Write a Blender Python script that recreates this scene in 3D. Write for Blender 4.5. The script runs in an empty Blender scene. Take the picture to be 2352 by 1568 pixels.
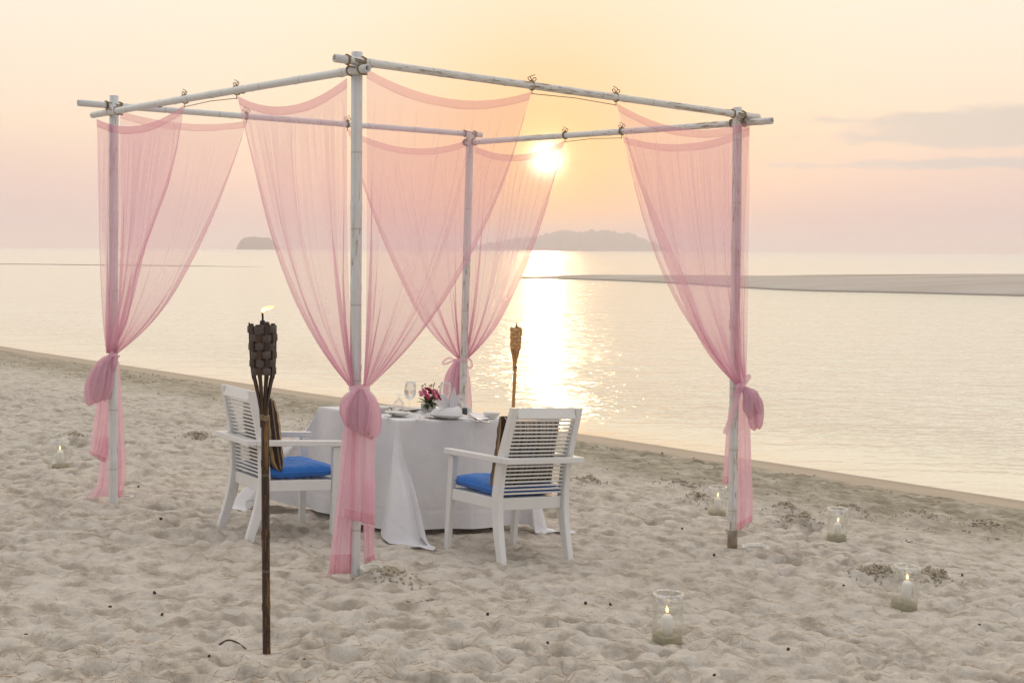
import bpy, bmesh, math, random
import numpy as np
from mathutils import Vector, Matrix
random.seed(7); rng = np.random.default_rng(7)
R = math.radians
scene = bpy.context.scene
COL = scene.collection

# ------------------------------------------------------------------ camera
CAM_H = 1.736
F, CX, CY = 3267.0, 1176.0, 784.0          # measured on the photograph at 2352 x 1568
cam_d = bpy.data.cameras.new('camera'); cam = bpy.data.objects.new('camera', cam_d)
COL.objects.link(cam); scene.camera = cam
cam_d.sensor_width = 36.0; cam_d.lens = 50.0; cam_d.clip_start = 0.1; cam_d.clip_end = 60000
CAM_M = Matrix.Rotation(R(90 - 3.69), 4, 'X') @ Matrix.Rotation(R(0.32), 4, 'Z')
cam.matrix_world = Matrix.Translation((0, 0, CAM_H)) @ CAM_M
CAM_R = np.array(CAM_M.to_3x3()); CAM_P = np.array([0, 0, CAM_H])

# ------------------------------------------------------------------ node helper
class NT:
    def __init__(s, nt): s.nt = nt
    def set(s, sock, v):
        if isinstance(v, bpy.types.NodeSocket): s.nt.links.new(v, sock)
        elif v is not None:
            if hasattr(sock.default_value, '__len__') and not hasattr(v, '__len__'): v = (v,) * len(sock.default_value)
            if hasattr(sock.default_value, '__len__') and len(sock.default_value) == 4 and len(v) == 3: v = (*v, 1)
            sock.default_value = v
    def n(s, t, ins=None, out=0, **kw):
        nd = s.nt.nodes.new(t)
        for k, v in kw.items(): setattr(nd, k, v)
        for k, v in (ins or {}).items(): s.set(nd.inputs[k], v)
        return nd.outputs[out] if len(nd.outputs) else nd
    def m(s, op, a, b=None, c=None, clamp=False):
        nd = s.nt.nodes.new('ShaderNodeMath'); nd.operation = op; nd.use_clamp = clamp
        for i, v in enumerate((a, b, c)):
            if v is not None: s.set(nd.inputs[i], v)
        return nd.outputs[0]
    def mix(s, f, a, b, blend='MIX'):
        nd = s.nt.nodes.new('ShaderNodeMix'); nd.data_type = 'RGBA'; nd.blend_type = blend
        s.set(nd.inputs[0], f); s.set(nd.inputs[6], a); s.set(nd.inputs[7], b)
        return nd.outputs[2]
    def ramp(s, f, stops, interp='LINEAR'):
        nd = s.nt.nodes.new('ShaderNodeValToRGB'); nd.color_ramp.interpolation = interp
        el = nd.color_ramp.elements
        while len(el) < len(stops): el.new(0.5)
        for e, (p, c) in zip(el, stops):
            e.position = p; e.color = (*c, 1) if len(c) == 3 else c
        s.set(nd.inputs[0], f); return nd.outputs[0]
    def range(s, v, a, b, c=0.0, d=1.0, smooth=True):
        nd = s.nt.nodes.new('ShaderNodeMapRange'); nd.interpolation_type = 'SMOOTHSTEP' if smooth else 'LINEAR'
        for i, x in enumerate((v, a, b, c, d)): s.set(nd.inputs[i], x)
        return nd.outputs[0]
    def noise(s, vec, scale, detail=3.0, rough=0.55, dist=0.0, out=0):
        return s.n('ShaderNodeTexNoise', {'Vector': vec, 'Scale': scale, 'Detail': detail, 'Roughness': rough, 'Distortion': dist}, out)
    def xyz(s, v):
        nd = s.nt.nodes.new('ShaderNodeSeparateXYZ'); s.set(nd.inputs[0], v); return nd.outputs
    def vec(s, x, y, z): return s.n('ShaderNodeCombineXYZ', {0: x, 1: y, 2: z})
    def scalev(s, v, sc): return s.n('ShaderNodeVectorMath', {0: v, 1: sc}, operation='MULTIPLY')
    def bump(s, h, dist, strength=1.0, normal=None):
        return s.n('ShaderNodeBump', {'Height': h, 'Distance': dist, 'Strength': strength, 'Normal': normal})

# ------------------------------------------------------------------ sky and sun
SUN_AZ, SUN_EL = R(1.32), R(3.62)
sun_dir = Vector((math.sin(SUN_AZ) * math.cos(SUN_EL), math.cos(SUN_AZ) * math.cos(SUN_EL), math.sin(SUN_EL)))
world = bpy.data.worlds.new('World'); scene.world = world; world.use_nodes = True
w = NT(world.node_tree); world.node_tree.nodes.clear()
d = w.n('ShaderNodeTexCoord', out=0)
dn = w.n('ShaderNodeVectorMath', {0: d}, operation='NORMALIZE')
sx, sy, sz = w.xyz(dn)
el = w.m('MULTIPLY', w.m('ARCSINE', w.m('MINIMUM', w.m('MAXIMUM', sz, -1.0), 1.0)), 57.2958)
az = w.m('MULTIPLY', w.m('ARCTAN2', sx, sy), 57.2958)
dotp = w.nt.nodes.new('ShaderNodeVectorMath'); dotp.operation = 'DOT_PRODUCT'
w.nt.links.new(dn, dotp.inputs[0]); dotp.inputs[1].default_value = sun_dir
cosang = dotp.outputs['Value']
ang = w.m('MULTIPLY', w.m('ARCCOSINE', w.m('MINIMUM', w.m('MAXIMUM', cosang, -1.0), 1.0)), 57.2958)
# height above the horizon, bent by a soft streaky noise
streak = w.noise(w.vec(w.m('MULTIPLY', az, 0.05), w.m('MULTIPLY', el, 0.4), 0.0), 1.0, 4, 0.5)
elw = w.m('ADD', el, w.m('MULTIPLY', w.m('SUBTRACT', streak, 0.5), 1.6))
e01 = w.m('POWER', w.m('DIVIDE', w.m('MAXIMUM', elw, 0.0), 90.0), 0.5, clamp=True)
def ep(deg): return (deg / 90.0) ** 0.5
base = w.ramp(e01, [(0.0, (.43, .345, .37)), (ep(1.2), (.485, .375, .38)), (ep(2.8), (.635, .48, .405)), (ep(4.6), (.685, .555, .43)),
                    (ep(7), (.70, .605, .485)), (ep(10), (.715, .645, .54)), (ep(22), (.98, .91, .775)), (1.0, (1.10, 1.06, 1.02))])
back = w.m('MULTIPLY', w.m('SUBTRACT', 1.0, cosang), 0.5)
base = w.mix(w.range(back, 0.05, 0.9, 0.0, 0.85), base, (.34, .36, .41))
side = w.m('MULTIPLY', w.range(w.m('ABSOLUTE', w.m('SUBTRACT', az, 1.3)), 3.0, 22.0), w.range(el, 5.0, 0.5))
base = w.mix(w.m('MULTIPLY', side, 0.55), base, (.50, .43, .435))
glow = w.m('EXPONENT', w.m('MULTIPLY', w.m('POWER', w.m('DIVIDE', ang, 5.6), 1.3), -1.0))
base = w.mix(w.m('MULTIPLY', glow, 0.95), base, (.66, .345, .105))
glow2 = w.m('EXPONENT', w.m('MULTIPLY', w.m('POWER', w.m('DIVIDE', ang, 1.35), 1.6), -1.0))
base = w.mix(w.m('MULTIPLY', glow2, 0.8), base, (.90, .67, .33))
# cloud banks
def cloud(azc, elc, aw, ew, seed, col, amt, sky):
    nz = w.noise(w.vec(w.m('MULTIPLY', az, 0.28), w.m('MULTIPLY', el, 1.1), seed), 1.0, 5, 0.55)
    a = w.m('DIVIDE', w.m('SUBTRACT', az, azc), aw); b = w.m('DIVIDE', w.m('SUBTRACT', el, elc), ew)
    rr = w.m('SQRT', w.m('ADD', w.m('MULTIPLY', a, a), w.m('MULTIPLY', b, b)))
    v = w.m('SUBTRACT', w.m('ADD', 1.0, w.m('MULTIPLY', w.m('SUBTRACT', nz, 0.5), 2.2)), rr)
    return w.mix(w.m('MULTIPLY', w.range(v, 0.0, 0.42), amt), sky, col)
grey = (.475, .44, .405)
base = cloud(18.0, 4.75, 7.4, 0.85, 1.3, grey, 0.85, base)
base = cloud(19.5, 3.35, 9.0, 0.30, 4.1, (.465, .44, .42), 0.95, base)
base = cloud(31.0, 6.2, 9.0, 0.9, 7.7, grey, 0.7, base)
base = cloud(-34.0, 5.0, 11.0, 0.8, 9.2, grey, 0.7, base)
base = cloud(3.2, 3.42, 1.35, 0.17, 2.2, (.72, .43, .21), 0.9, base)
core = w.m('EXPONENT', w.m('MULTIPLY', w.m('POWER', w.m('DIVIDE', ang, 0.52), 2.0), -1.0))
base = w.mix(1.0, base, w.mix(core, (0, 0, 0), (4.0, 3.4, 2.3)), 'ADD')
nish = w.n('ShaderNodeTexSky', sky_type='NISHITA', sun_disc=False, sun_elevation=SUN_EL, sun_rotation=SUN_AZ, air_density=1.0, dust_density=2.0, ozone_density=1.0)
bg1 = w.n('ShaderNodeBackground', {'Color': nish, 'Strength': 0.08})
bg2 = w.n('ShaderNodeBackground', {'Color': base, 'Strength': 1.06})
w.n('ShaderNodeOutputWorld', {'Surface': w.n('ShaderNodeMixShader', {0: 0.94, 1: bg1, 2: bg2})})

sun_d = bpy.data.lights.new('sun', 'SUN'); sun = bpy.data.objects.new('sun', sun_d); COL.objects.link(sun)
sun_d.energy = .14; sun_d.angle = R(1.0); sun_d.color = (1.0, 0.62, 0.30)
sun.rotation_mode = 'QUATERNION'; sun.rotation_quaternion = sun_dir.to_track_quat('Z', 'Y')
vs = scene.view_settings
vs.view_transform = 'Standard'; vs.look = 'None'; vs.exposure = 0.46; vs.gamma = 1.0; vs.use_curve_mapping = False
cy = scene.cycles
cy.max_bounces = 10; cy.diffuse_bounces = 3; cy.glossy_bounces = 4; cy.transmission_bounces = 8; cy.transparent_max_bounces = 24
cy.volume_bounces = 2; cy.use_denoising = True; cy.sample_clamp_indirect = 6.0; cy.caustics_reflective = False; cy.caustics_refractive = False

# ------------------------------------------------------------------ pixels to places
def ray(x, y): return CAM_R @ np.array([(x - CX) / F, (CY - y) / F, -1.0])
def at(x, y, Y):                                   # the point at world depth Y
    q = ray(x, y); return CAM_P + q * (Y / q[1])
def atz(x, y, z):
    q = ray(x, y); return CAM_P + q * ((z - CAM_P[2]) / q[2])
SEA = -0.896
WA, WB = atz(0, 795, SEA), atz(2352, 1148, SEA)    # the waterline on the water plane
_t = (WB - WA)[:2]; _t /= np.linalg.norm(_t); SN = np.array([_t[1], -_t[0]])
if SN[1] > 0: SN = -SN
def shore(x, y): return (x - WB[0]) * SN[0] + (y - WB[1]) * SN[1]
def slope_z(s): return SEA + .1245 * s - .00339 * s * s
def smooth_z(x, y):
    s = shore(x, y)
    return np.where(s > 17, slope_z(17.0), np.where(s < -12, slope_z(-12.0), slope_z(s)))
def ground(px, py):
    q = ray(px, py); lo, hi = 1.0, 90.0
    for _ in range(50):
        mid = (lo + hi) / 2; p = CAM_P + q * mid
        if p[2] > float(smooth_z(p[0], p[1])): lo = mid
        else: hi = mid
    return CAM_P + q * lo

# ------------------------------------------------------------------ noise on arrays
def hash2(ix, iy, k):
    h = (ix.astype(np.int64) * 374761393 + iy.astype(np.int64) * 668265263 + k * 982451653) & 0xffffffff
    h = ((h ^ (h >> 13)) * 1274126177) & 0xffffffff
    h = ((h ^ (h >> 16)) * 2246822519) & 0xffffffff
    return ((h ^ (h >> 15)) & 0xffffff) / float(0xffffff)
def vnoise(x, y, k=0):
    ix, iy = np.floor(x), np.floor(y); fx, fy = x - ix, y - iy
    fx = fx * fx * fx * (fx * (fx * 6 - 15) + 10); fy = fy * fy * fy * (fy * (fy * 6 - 15) + 10)
    a = hash2(ix, iy, k); b = hash2(ix + 1, iy, k); c = hash2(ix, iy + 1, k); e = hash2(ix + 1, iy + 1, k)
    return (a + (b - a) * fx) * (1 - fy) + (c + (e - c) * fx) * fy - 0.5
def fbm(x, y, k=0, oct=3):
    v = 0; a = 1.0
    for o in range(oct): v = v + a * vnoise(x, y, k + o * 17); x, y, a = x * 2.03 + 5.1, y * 2.03 + 1.7, a * .5
    return v
def dimples(x, y, k=0):                            # rounded hollows that meet in soft crests
    ix, iy = np.floor(x), np.floor(y); f1 = np.full(np.shape(x), 9.0); 
    acc = 0.0
    for dx in (-1, 0, 1):
        for dy in (-1, 0, 1):
            cx_, cy_ = ix + dx, iy + dy
            ox, oy = hash2(cx_, cy_, k), hash2(cx_, cy_, k + 1); dep = .55 + .9 * hash2(cx_, cy_, k + 2)
            an = hash2(cx_, cy_, k + 3) * 3.14; st = .75 + .5 * hash2(cx_, cy_, k + 4)
            ax, ay = x - cx_ - ox, y - cy_ - oy
            bx = (ax * np.cos(an) + ay * np.sin(an)) * st; by = (ay * np.cos(an) - ax * np.sin(an)) / st
            dd = (bx * bx + by * by)
            acc = acc + np.exp(-9.0 * (dd / dep + .25 * (1.2 - dep)))
    return -np.log(acc + 1e-4) / 9.0
MOUNDS = [((1352, 1112), .17, .05), ((1810, 1178), .16, .06), ((1835, 1212), .22, .06), ((1952, 1182), .20, .07), ((2112, 1196), .26, .06),
          ((455, 1014), .22, .05), ((2140, 1342), .2, .05), ((1612, 1162), .2, .06), ((2010, 1330), .16, .04), ((170, 1022), .2, .05), ((890, 1332), .16, .045),
          ((740, 985), .3, .05), ((1560, 1120), .3, .04), ((2270, 1215), .3, .05)]
MOUNDS = [(ground(*p)[:2], r_ * 1.12, h_) for p, r_, h_ in MOUNDS]
FLAT = [(*ground(*p)[:2], r_) for p, r_ in (((140, 1077), .14), ((1647, 1185), .14), ((1921, 1241), .14), ((2075, 1396), .14), ((1532, 1474), .14), ((815, 1322), .12), ((260, 1160), .12), ((1682, 1258), .12), ((612, 1497), .1), ((853, 1323), .12), ((1735, 1262), .12), ((285, 1148), .1), ((1133, 1285), .1), ((1294, 1278), .1), ((530, 1213), .1), ((602, 1246), .1))]
def ground_z(x, y):
    x = np.asarray(x, float); y = np.asarray(y, float); s = shore(x, y)
    z = smooth_z(x, y)
    dry = np.clip((s - 4.2) / 1.6, 0, 1); rough = np.clip((s - 1.35) / .35, 0, 1) * (1 - dry)
    wx = x + .10 * fbm(x * 2.3, y * 2.3, 3, 2); wy = y + .10 * fbm(x * 2.3, y * 2.3, 9, 2)
    patch = np.clip(.85 + 1.1 * vnoise(x * .55, y * .55, 71), .25, 1.35)
    t = .023 * np.tanh((dimples(wx * 5.2, wy * 5.2, 11) - .07) * 13) + .017 * np.tanh((dimples(wx * 10.5 + 3, wy * 10.5, 31) - .07) * 15)
    t = t * patch + .020 * fbm(x * 1.5, y * 1.5, 5, 3) + .024 * fbm(wx * 15, wy * 15, 55, 3)
    for (fx, fy, fr_) in FLAT: t = t * (1 - .9 * np.exp(-((x - fx) ** 2 + (y - fy) ** 2) / (fr_ * fr_)))
    z = z + dry * (t - .008)
    along = x * SN[1] - y * SN[0]
    tr = .035 * np.abs(fbm(along * 1.2, s * 4.0, 21, 3)) + .035 * fbm(x * 8, y * 8, 25, 3) + .08 * np.clip(fbm(along * 2.4, s * 5.5, 41, 2) - .22, 0, 1)
    z = z + rough * tr
    z = z + (s < 4) * .010 * fbm(along * .35, s * .35, 61, 2)
    for (c, r_, h_) in MOUNDS:
        dd = ((x - c[0]) ** 2 + (y - c[1]) ** 2) / (r_ * r_)
        m = np.exp(-dd * 1.6); z = z + h_ * m * (1 + .9 * fbm(x * 16, y * 16, 77, 2)) - .35 * h_ * np.exp(-((np.sqrt(dd) - 1.35) / .35) ** 2)
    return z
def gz(x, y): return float(ground_z(np.array([x]), np.array([y]))[0])

# ------------------------------------------------------------------ objects
def thing(name, label, cat, loc=(0, 0, 0), rot=None, group=None):
    o = bpy.data.objects.new(name, None); COL.objects.link(o)
    o.empty_display_size = .1
    mw = Matrix.Translation(Vector(loc)) @ (rot.to_4x4() if rot is not None else Matrix.Identity(4))
    o.matrix_world = mw; o['mw'] = [c for row in mw for c in row]
    o['label'] = label; o['category'] = cat
    if group: o['group'] = group
    return o
def tag(o, label, cat, group=None):
    o['label'] = label; o['category'] = cat
    if group: o['group'] = group
    return o
def mwof(o):
    m = Matrix.Identity(4)
    while o is not None:
        if 'mw' in o.keys(): v = list(o['mw']); return Matrix((v[0:4], v[4:8], v[8:12], v[12:16]))
        o = o.parent
    return m
def obj(name, me, mat, parent=None, mtx=None):
    o = bpy.data.objects.new(name, me); COL.objects.link(o)
    if mat is not None and not me.materials: me.materials.append(mat)
    if parent is not None: o.parent = parent
    if mtx is not None: o.matrix_local = mtx
    return o
def mesh(name, v, f, smooth=True, uv=None):
    me = bpy.data.meshes.new(name)
    me.from_pydata([tuple(map(float, p)) for p in v], [], [tuple(int(i) for i in q) for q in f]); me.update()
    if smooth: me.polygons.foreach_set('use_smooth', [True] * len(me.polygons))
    if uv is not None:
        l = me.uv_layers.new(name='UVMap'); idx = np.zeros(len(me.loops), int); me.loops.foreach_get('vertex_index', idx)
        l.data.foreach_set('uv', np.asarray(uv, float)[idx].ravel())
    return me
def to_local(v, parent):
    inv = np.array(mwof(parent).inverted()); v = np.asarray(v, float)
    return v @ inv[:3, :3].T + inv[:3, 3]
def grid_faces(nr, nc, closed=False, off=0):
    a = np.arange(nr * nc).reshape(nr, nc) + off
    if closed: a = np.concatenate([a, a[:, :1]], 1)
    return np.stack([a[:-1, :-1], a[:-1, 1:], a[1:, 1:], a[1:, :-1]], -1).reshape(-1, 4)
def frame(t):
    t = t / np.linalg.norm(t); up = np.array([0, 0, 1.0]) if abs(t[2]) < .9 else np.array([1.0, 0, 0])
    a = np.cross(up, t); a /= np.linalg.norm(a); return a, np.cross(t, a)
def tube(path, rad, n=12, caps=True, flat=1.0, up=None, hollow=0.0):
    """tube along a path; returns verts, faces, uv"""
    P = np.asarray(path, float); m = len(P); rad = np.broadcast_to(np.asarray(rad, float), (m,))
    T = np.gradient(P, axis=0); V = []; U = []
    ln = np.concatenate([[0], np.cumsum(np.linalg.norm(np.diff(P, axis=0), axis=1))])
    a, b = frame(T[0]) if up is None else (None, None)
    for i in range(m):
        t = T[i] / (np.linalg.norm(T[i]) + 1e-9)
        if up is not None: a = np.cross(up, t); a /= np.linalg.norm(a) + 1e-9; b = np.cross(t, a)
        else:
            a = a - t * (a @ t); a /= np.linalg.norm(a); b = np.cross(t, a)
        for k in range(n):
            q = 2 * math.pi * k / n
            V.append(P[i] + rad[i] * (math.cos(q) * a + flat * math.sin(q) * b)); U.append((k / n, ln[i]))
    Fc = [list(q) for q in grid_faces(m, n, True)]
    if caps:
        for row, rev in ((0, False), (m - 1, True)):
            ring = [row * n + k for k in range(n)]
            if hollow:
                c = P[row]; t = T[row] / np.linalg.norm(T[row]) * (1 if row == 0 else -1); o1 = len(V)
                for k in ring: V.append(c + (V[k] - c) * hollow); U.append(U[k])
                o2 = len(V)
                for k in ring: V.append(c + (V[k] - c) * hollow * .98 + t * .06); U.append(U[k])
                for k in range(n):
                    k2 = (k + 1) % n
                    q1 = [ring[k], o1 + k, o1 + k2, ring[k2]]; q2 = [o1 + k, o2 + k, o2 + k2, o1 + k2]
                    if rev: q1.reverse(); q2.reverse()
                    Fc += [q1, q2]
                Fc.append([o2 + k for k in range(n)])
            else: Fc.append(ring[::-1] if row == 0 else ring)
    return np.array(V), Fc, U
def join(*parts):
    V, Fc, U, o = [], [], [], 0
    for p in parts:
        v, f = p[0], p[1]; V.append(np.asarray(v, float)); Fc += [[int(i) + o for i in q] for q in f]
        U += list(p[2]) if len(p) > 2 else [(0, 0)] * len(v); o += len(v)
    return np.concatenate(V), Fc, U
def lathe(prof, n=32, close=False):
    V, U = [], []
    for (r, z) in prof:
        for k in range(n):
            q = 2 * math.pi * k / n; V.append((max(r, 1e-4) * math.cos(q), max(r, 1e-4) * math.sin(q), z)); U.append((k / n, z))
    return np.array(V), [list(q) for q in grid_faces(len(prof), n, True)], U
def bar(p0, p1, w0, h0, side, w1=None, h1=None, bev=.004):
    """bevelled rectangular bar from p0 to p1; w along 'side'"""
    p0, p1, side = (np.asarray(q, float) for q in (p0, p1, side)); t = p1 - p0; L = np.linalg.norm(t); t = t / L
    side = side - t * (side @ t); side /= np.linalg.norm(side); oth = np.cross(t, side)
    w1 = w0 if w1 is None else w1; h1 = h0 if h1 is None else h1
    V = []
    for z, ww, hh, ins in ((0, w0, h0, bev), (bev, w0, h0, 0), (L - bev, w1, h1, 0), (L, w1, h1, bev)):
        a, b = ww / 2 - ins, hh / 2 - ins; e = bev * .8
        for x, y in ((a - e, b), (-a + e, b), (-a, b - e), (-a, -b + e), (-a + e, -b), (a - e, -b), (a, -b + e), (a, b - e)):
            V.append(p0 + t * z + side * x + oth * y)
    Fc = [list(q) for q in grid_faces(4, 8, True)] + [list(range(7, -1, -1)), list(range(24, 32))]
    return np.array(V), Fc
def shade_flat_auto(me, ang=35):
    for p in me.polygons: p.use_smooth = True
    me.set_sharp_from_angle(angle=R(ang))
def part(name, geo, mat, parent, world=False, smooth=True, sharp=None):
    v = to_local(geo[0], parent) if world else geo[0]
    me = mesh(name, v, geo[1], smooth, geo[2] if len(geo) > 2 else None)
    if sharp: shade_flat_auto(me, sharp)
    return obj(name, me, mat, parent)
def spline(pts, n):
    P = np.asarray(pts, float); m = len(P); E = np.concatenate([2 * P[:1] - P[1:2], P, 2 * P[-1:] - P[-2:-1]])
    out = []
    for q in np.linspace(0, m - 1 - 1e-6, n):
        i = int(q); t = q - i; a, b, c, e = E[i], E[i + 1], E[i + 2], E[i + 3]
        out.append(.5 * (2 * b + (c - a) * t + (2 * a - 5 * b + 4 * c - e) * t * t + (3 * b - a - 3 * c + e) * t ** 3))
    return np.array(out)

# ------------------------------------------------------------------ materials
def new_mat(name):
    m = bpy.data.materials.new(name); m.use_nodes = True; m.node_tree.nodes.clear(); return m, NT(m.node_tree)
def out(n, sh, disp=None): n.n('ShaderNodeOutputMaterial', {'Surface': sh})
def principled(n, col, rough=.5, **kw):
    ins = {'Base Color': col, 'Roughness': rough}; ins.update({k.replace('_', ' '): v for k, v in kw.items()})
    return n.n('ShaderNodeBsdfPrincipled', ins)
def simple(name, col, rough=.5, var=.06, scale=12.0, bump=0.0, bscale=60.0, **kw):
    m, n = new_mat(name); tc = n.n('ShaderNodeTexCoord', out=3)
    c2 = tuple(min(1, x * (1 + var)) for x in col); c1 = tuple(x * (1 - var) for x in col)
    c = n.ramp(n.noise(tc, scale, 4), [(.3, c1), (.7, c2)])
    if bump: kw['Normal'] = n.bump(n.noise(tc, bscale, 3), bump)
    out(n, principled(n, c, rough, **kw)); return m

M = {}
# sand
m, n = new_mat('sand'); pos = n.n('ShaderNodeNewGeometry', out=0)
px_, py_, pz_ = n.xyz(pos)
s_ = n.m('ADD', n.m('MULTIPLY', n.m('SUBTRACT', px_, float(WB[0])), float(SN[0])), n.m('MULTIPLY', n.m('SUBTRACT', py_, float(WB[1])), float(SN[1])))
sj = n.m('ADD', s_, n.m('MULTIPLY', n.m('SUBTRACT', n.noise(pos, .9, 4), .5), 1.6))
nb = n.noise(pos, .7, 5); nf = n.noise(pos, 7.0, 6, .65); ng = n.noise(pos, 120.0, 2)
dryc = n.ramp(nf, [(.25, (.28, .24, .19)), (.42, (.43, .38, .315)), (.51, (.565, .51, .44)), (.7, (.66, .61, .54))])  # random mottling: dark and light tones painted in for shading of hollows and crests
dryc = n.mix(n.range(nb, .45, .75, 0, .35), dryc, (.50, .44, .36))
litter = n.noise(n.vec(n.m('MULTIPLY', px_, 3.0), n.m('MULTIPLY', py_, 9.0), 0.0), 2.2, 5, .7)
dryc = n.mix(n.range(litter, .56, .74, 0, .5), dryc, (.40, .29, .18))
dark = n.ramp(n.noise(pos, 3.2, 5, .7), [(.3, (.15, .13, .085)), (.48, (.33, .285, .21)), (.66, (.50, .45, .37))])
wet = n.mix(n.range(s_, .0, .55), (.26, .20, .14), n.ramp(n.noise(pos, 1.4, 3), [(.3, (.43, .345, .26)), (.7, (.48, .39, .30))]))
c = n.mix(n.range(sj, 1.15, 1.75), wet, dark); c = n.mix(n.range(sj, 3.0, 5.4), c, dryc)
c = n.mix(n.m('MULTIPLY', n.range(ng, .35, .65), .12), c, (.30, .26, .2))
rough = n.range(s_, 0.0, .5, .35, .95)
bmp = n.bump(n.noise(pos, 34.0, 5, .68), .016, n.range(s_, .9, 1.8, .12, .8))
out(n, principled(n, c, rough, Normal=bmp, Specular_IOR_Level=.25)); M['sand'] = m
# sea
m, n = new_mat('sea'); pos = n.n('ShaderNodeNewGeometry', out=0)
rotv = n.n('ShaderNodeMapping', {'Vector': pos, 'Rotation': (0, 0, R(12)), 'Scale': (.55, 1.0, 1.0)})
h1 = n.noise(rotv, 3.6, 3, .55, .3); h2 = n.noise(rotv, .8, 3, .5); h3 = n.noise(rotv, 11.0, 2, .5)
hh = n.m('ADD', n.m('ADD', n.m('MULTIPLY', h1, .17), n.m('MULTIPLY', h2, .30)), n.m('MULTIPLY', h3, .016))
px_, py_, pz_ = n.xyz(pos)
s_ = n.m('ADD', n.m('MULTIPLY', n.m('SUBTRACT', px_, float(WB[0])), float(SN[0])), n.m('MULTIPLY', n.m('SUBTRACT', py_, float(WB[1])), float(SN[1])))
calm = n.range(s_, -.2, -4.0, .12, 1.0)
bp = n.bump(n.m('MULTIPLY', hh, calm), 1.0, 1.0)
dep = n.mix(n.range(s_, -40.0, -700.0), n.mix(n.range(s_, 0.0, -9.0), (.74, .66, .48), (.80, .74, .57)), (.62, .68, .58))
out(n, principled(n, dep, .13, Normal=bp, IOR=1.75, Specular_IOR_Level=.6)); M['sea'] = m
# painted bamboo (uv: around, along in metres)
def bamboo(name, paint, bare, peel, dirt=.0):
    m, n = new_mat(name); uv = n.n('ShaderNodeTexCoord', out=2); u, v, _ = n.xyz(uv); ob = n.n('ShaderNodeTexCoord', out=3)
    rnd = n.n('ShaderNodeObjectInfo', out=5)
    q = n.vec(n.m('COSINE', n.m('MULTIPLY', u, 6.2832)), n.m('SINE', n.m('MULTIPLY', u, 6.2832)), n.m('ADD', n.m('MULTIPLY', v, 6.0), n.m('MULTIPLY', rnd, 40.0)))
    a = n.noise(n.scalev(q, (1.6, 1.6, .9)), 2.0, 6, .65); b = n.noise(n.scalev(q, (3, 3, .35)), 3.0, 4, .6); blot = n.noise(n.scalev(q, (.6, .6, .25)), 1.0, 3)
    thr = n.m('ADD', peel, n.m('MULTIPLY', n.m('SUBTRACT', blot, .5), -.55))
    k = n.range(a, thr, n.m('ADD', thr, .035))
    col = n.mix(n.range(b, .4, .75, 0, .25), paint, tuple(x * .72 for x in paint))
    col = n.mix(k, col, n.ramp(b, [(.3, tuple(x * .6 for x in bare)), (.7, bare)]))
    nd = n.m('ABSOLUTE', n.m('SUBTRACT', n.m('FRACT', n.m('DIVIDE', v, .40)), .5))
    col = n.mix(n.m('MULTIPLY', n.range(nd, .008, .018, 1, 0), .35), col, (.30, .24, .17))
    out(n, principled(n, col, n.m('ADD', .42, n.m('MULTIPLY', k, .3)), Normal=n.bump(n.m('SUBTRACT', b, n.m('MULTIPLY', k, .35)), .0022))); return m
M['bamboo'] = bamboo('bamboo', (.74, .745, .73), (.46, .35, .21), .66)
M['bamboo_worn'] = bamboo('bamboo_worn', (.74, .73, .70), (.48, .34, .18), .585)
M['bamboo_dark'] = bamboo('bamboo_dark', (.040, .019, .011), (.30, .15, .03), .555)
M['bamboo_honey'] = bamboo('bamboo_honey', (.52, .29, .10), (.28, .14, .045), .6)
M['foot'] = simple('unpainted_bamboo', (.27, .22, .155), .8, .3, 18, .003, 60)
M['rope'] = simple('rope', (.27, .20, .12), .9, .3, 60, .002, 300)
M['tape'] = simple('tape', (.02, .02, .02), .5)
# sheer cloth: a thin weave lets part of the light through, less so where it is seen along the surface
def sheer(name, col, a0, a1, gath=False):
    m, n = new_mat(name); tc = n.n('ShaderNodeTexCoord', out=3)
    lw = n.n('ShaderNodeLayerWeight', {'Blend': .5}, 1)
    al = n.m('ADD', a0, n.m('MULTIPLY', n.m('POWER', lw, 2.2), a1 - a0), clamp=True)
    if gath:                                             # threads per area rise where the cloth is drawn together
        al = n.m('SUBTRACT', 1.0, n.m('POWER', n.m('SUBTRACT', 1.0, al), n.n('ShaderNodeAttribute', out=2, attribute_name='gather')))
    cc = n.mix(n.range(n.noise(tc, 2.5, 3), .3, .7), col, tuple(x * .93 for x in col))
    bp = n.bump(n.noise(n.scalev(tc, (14, 14, 2.4)), 1.0, 3), .004)
    df = n.n('ShaderNodeBsdfDiffuse', {'Color': cc, 'Normal': bp}); tr = n.n('ShaderNodeBsdfTranslucent', {'Color': cc, 'Normal': bp})
    bd = n.n('ShaderNodeMixShader', {0: .5, 1: df, 2: tr})
    out(n, n.n('ShaderNodeMixShader', {0: al, 1: n.n('ShaderNodeBsdfTransparent', {'Color': (1, .965, .965)}), 2: bd})); return m
PINK = (.88, .53, .64)
M['sheer'] = sheer('sheer_pink', PINK, .26, .87, True)
M['sheer2'] = sheer('sheer_pink_double', (.90, .60, .69), .80, .97)
M['tail_hem'] = sheer('sheer_pink_tail_hem', (.90, .60, .69), .22, .6)
M['hem'] = sheer('sheer_pink_hem', PINK, .12, .5)
M['sheer3'] = sheer('sheer_pink_gathered', (.92, .66, .75), .80, .98)
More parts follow.
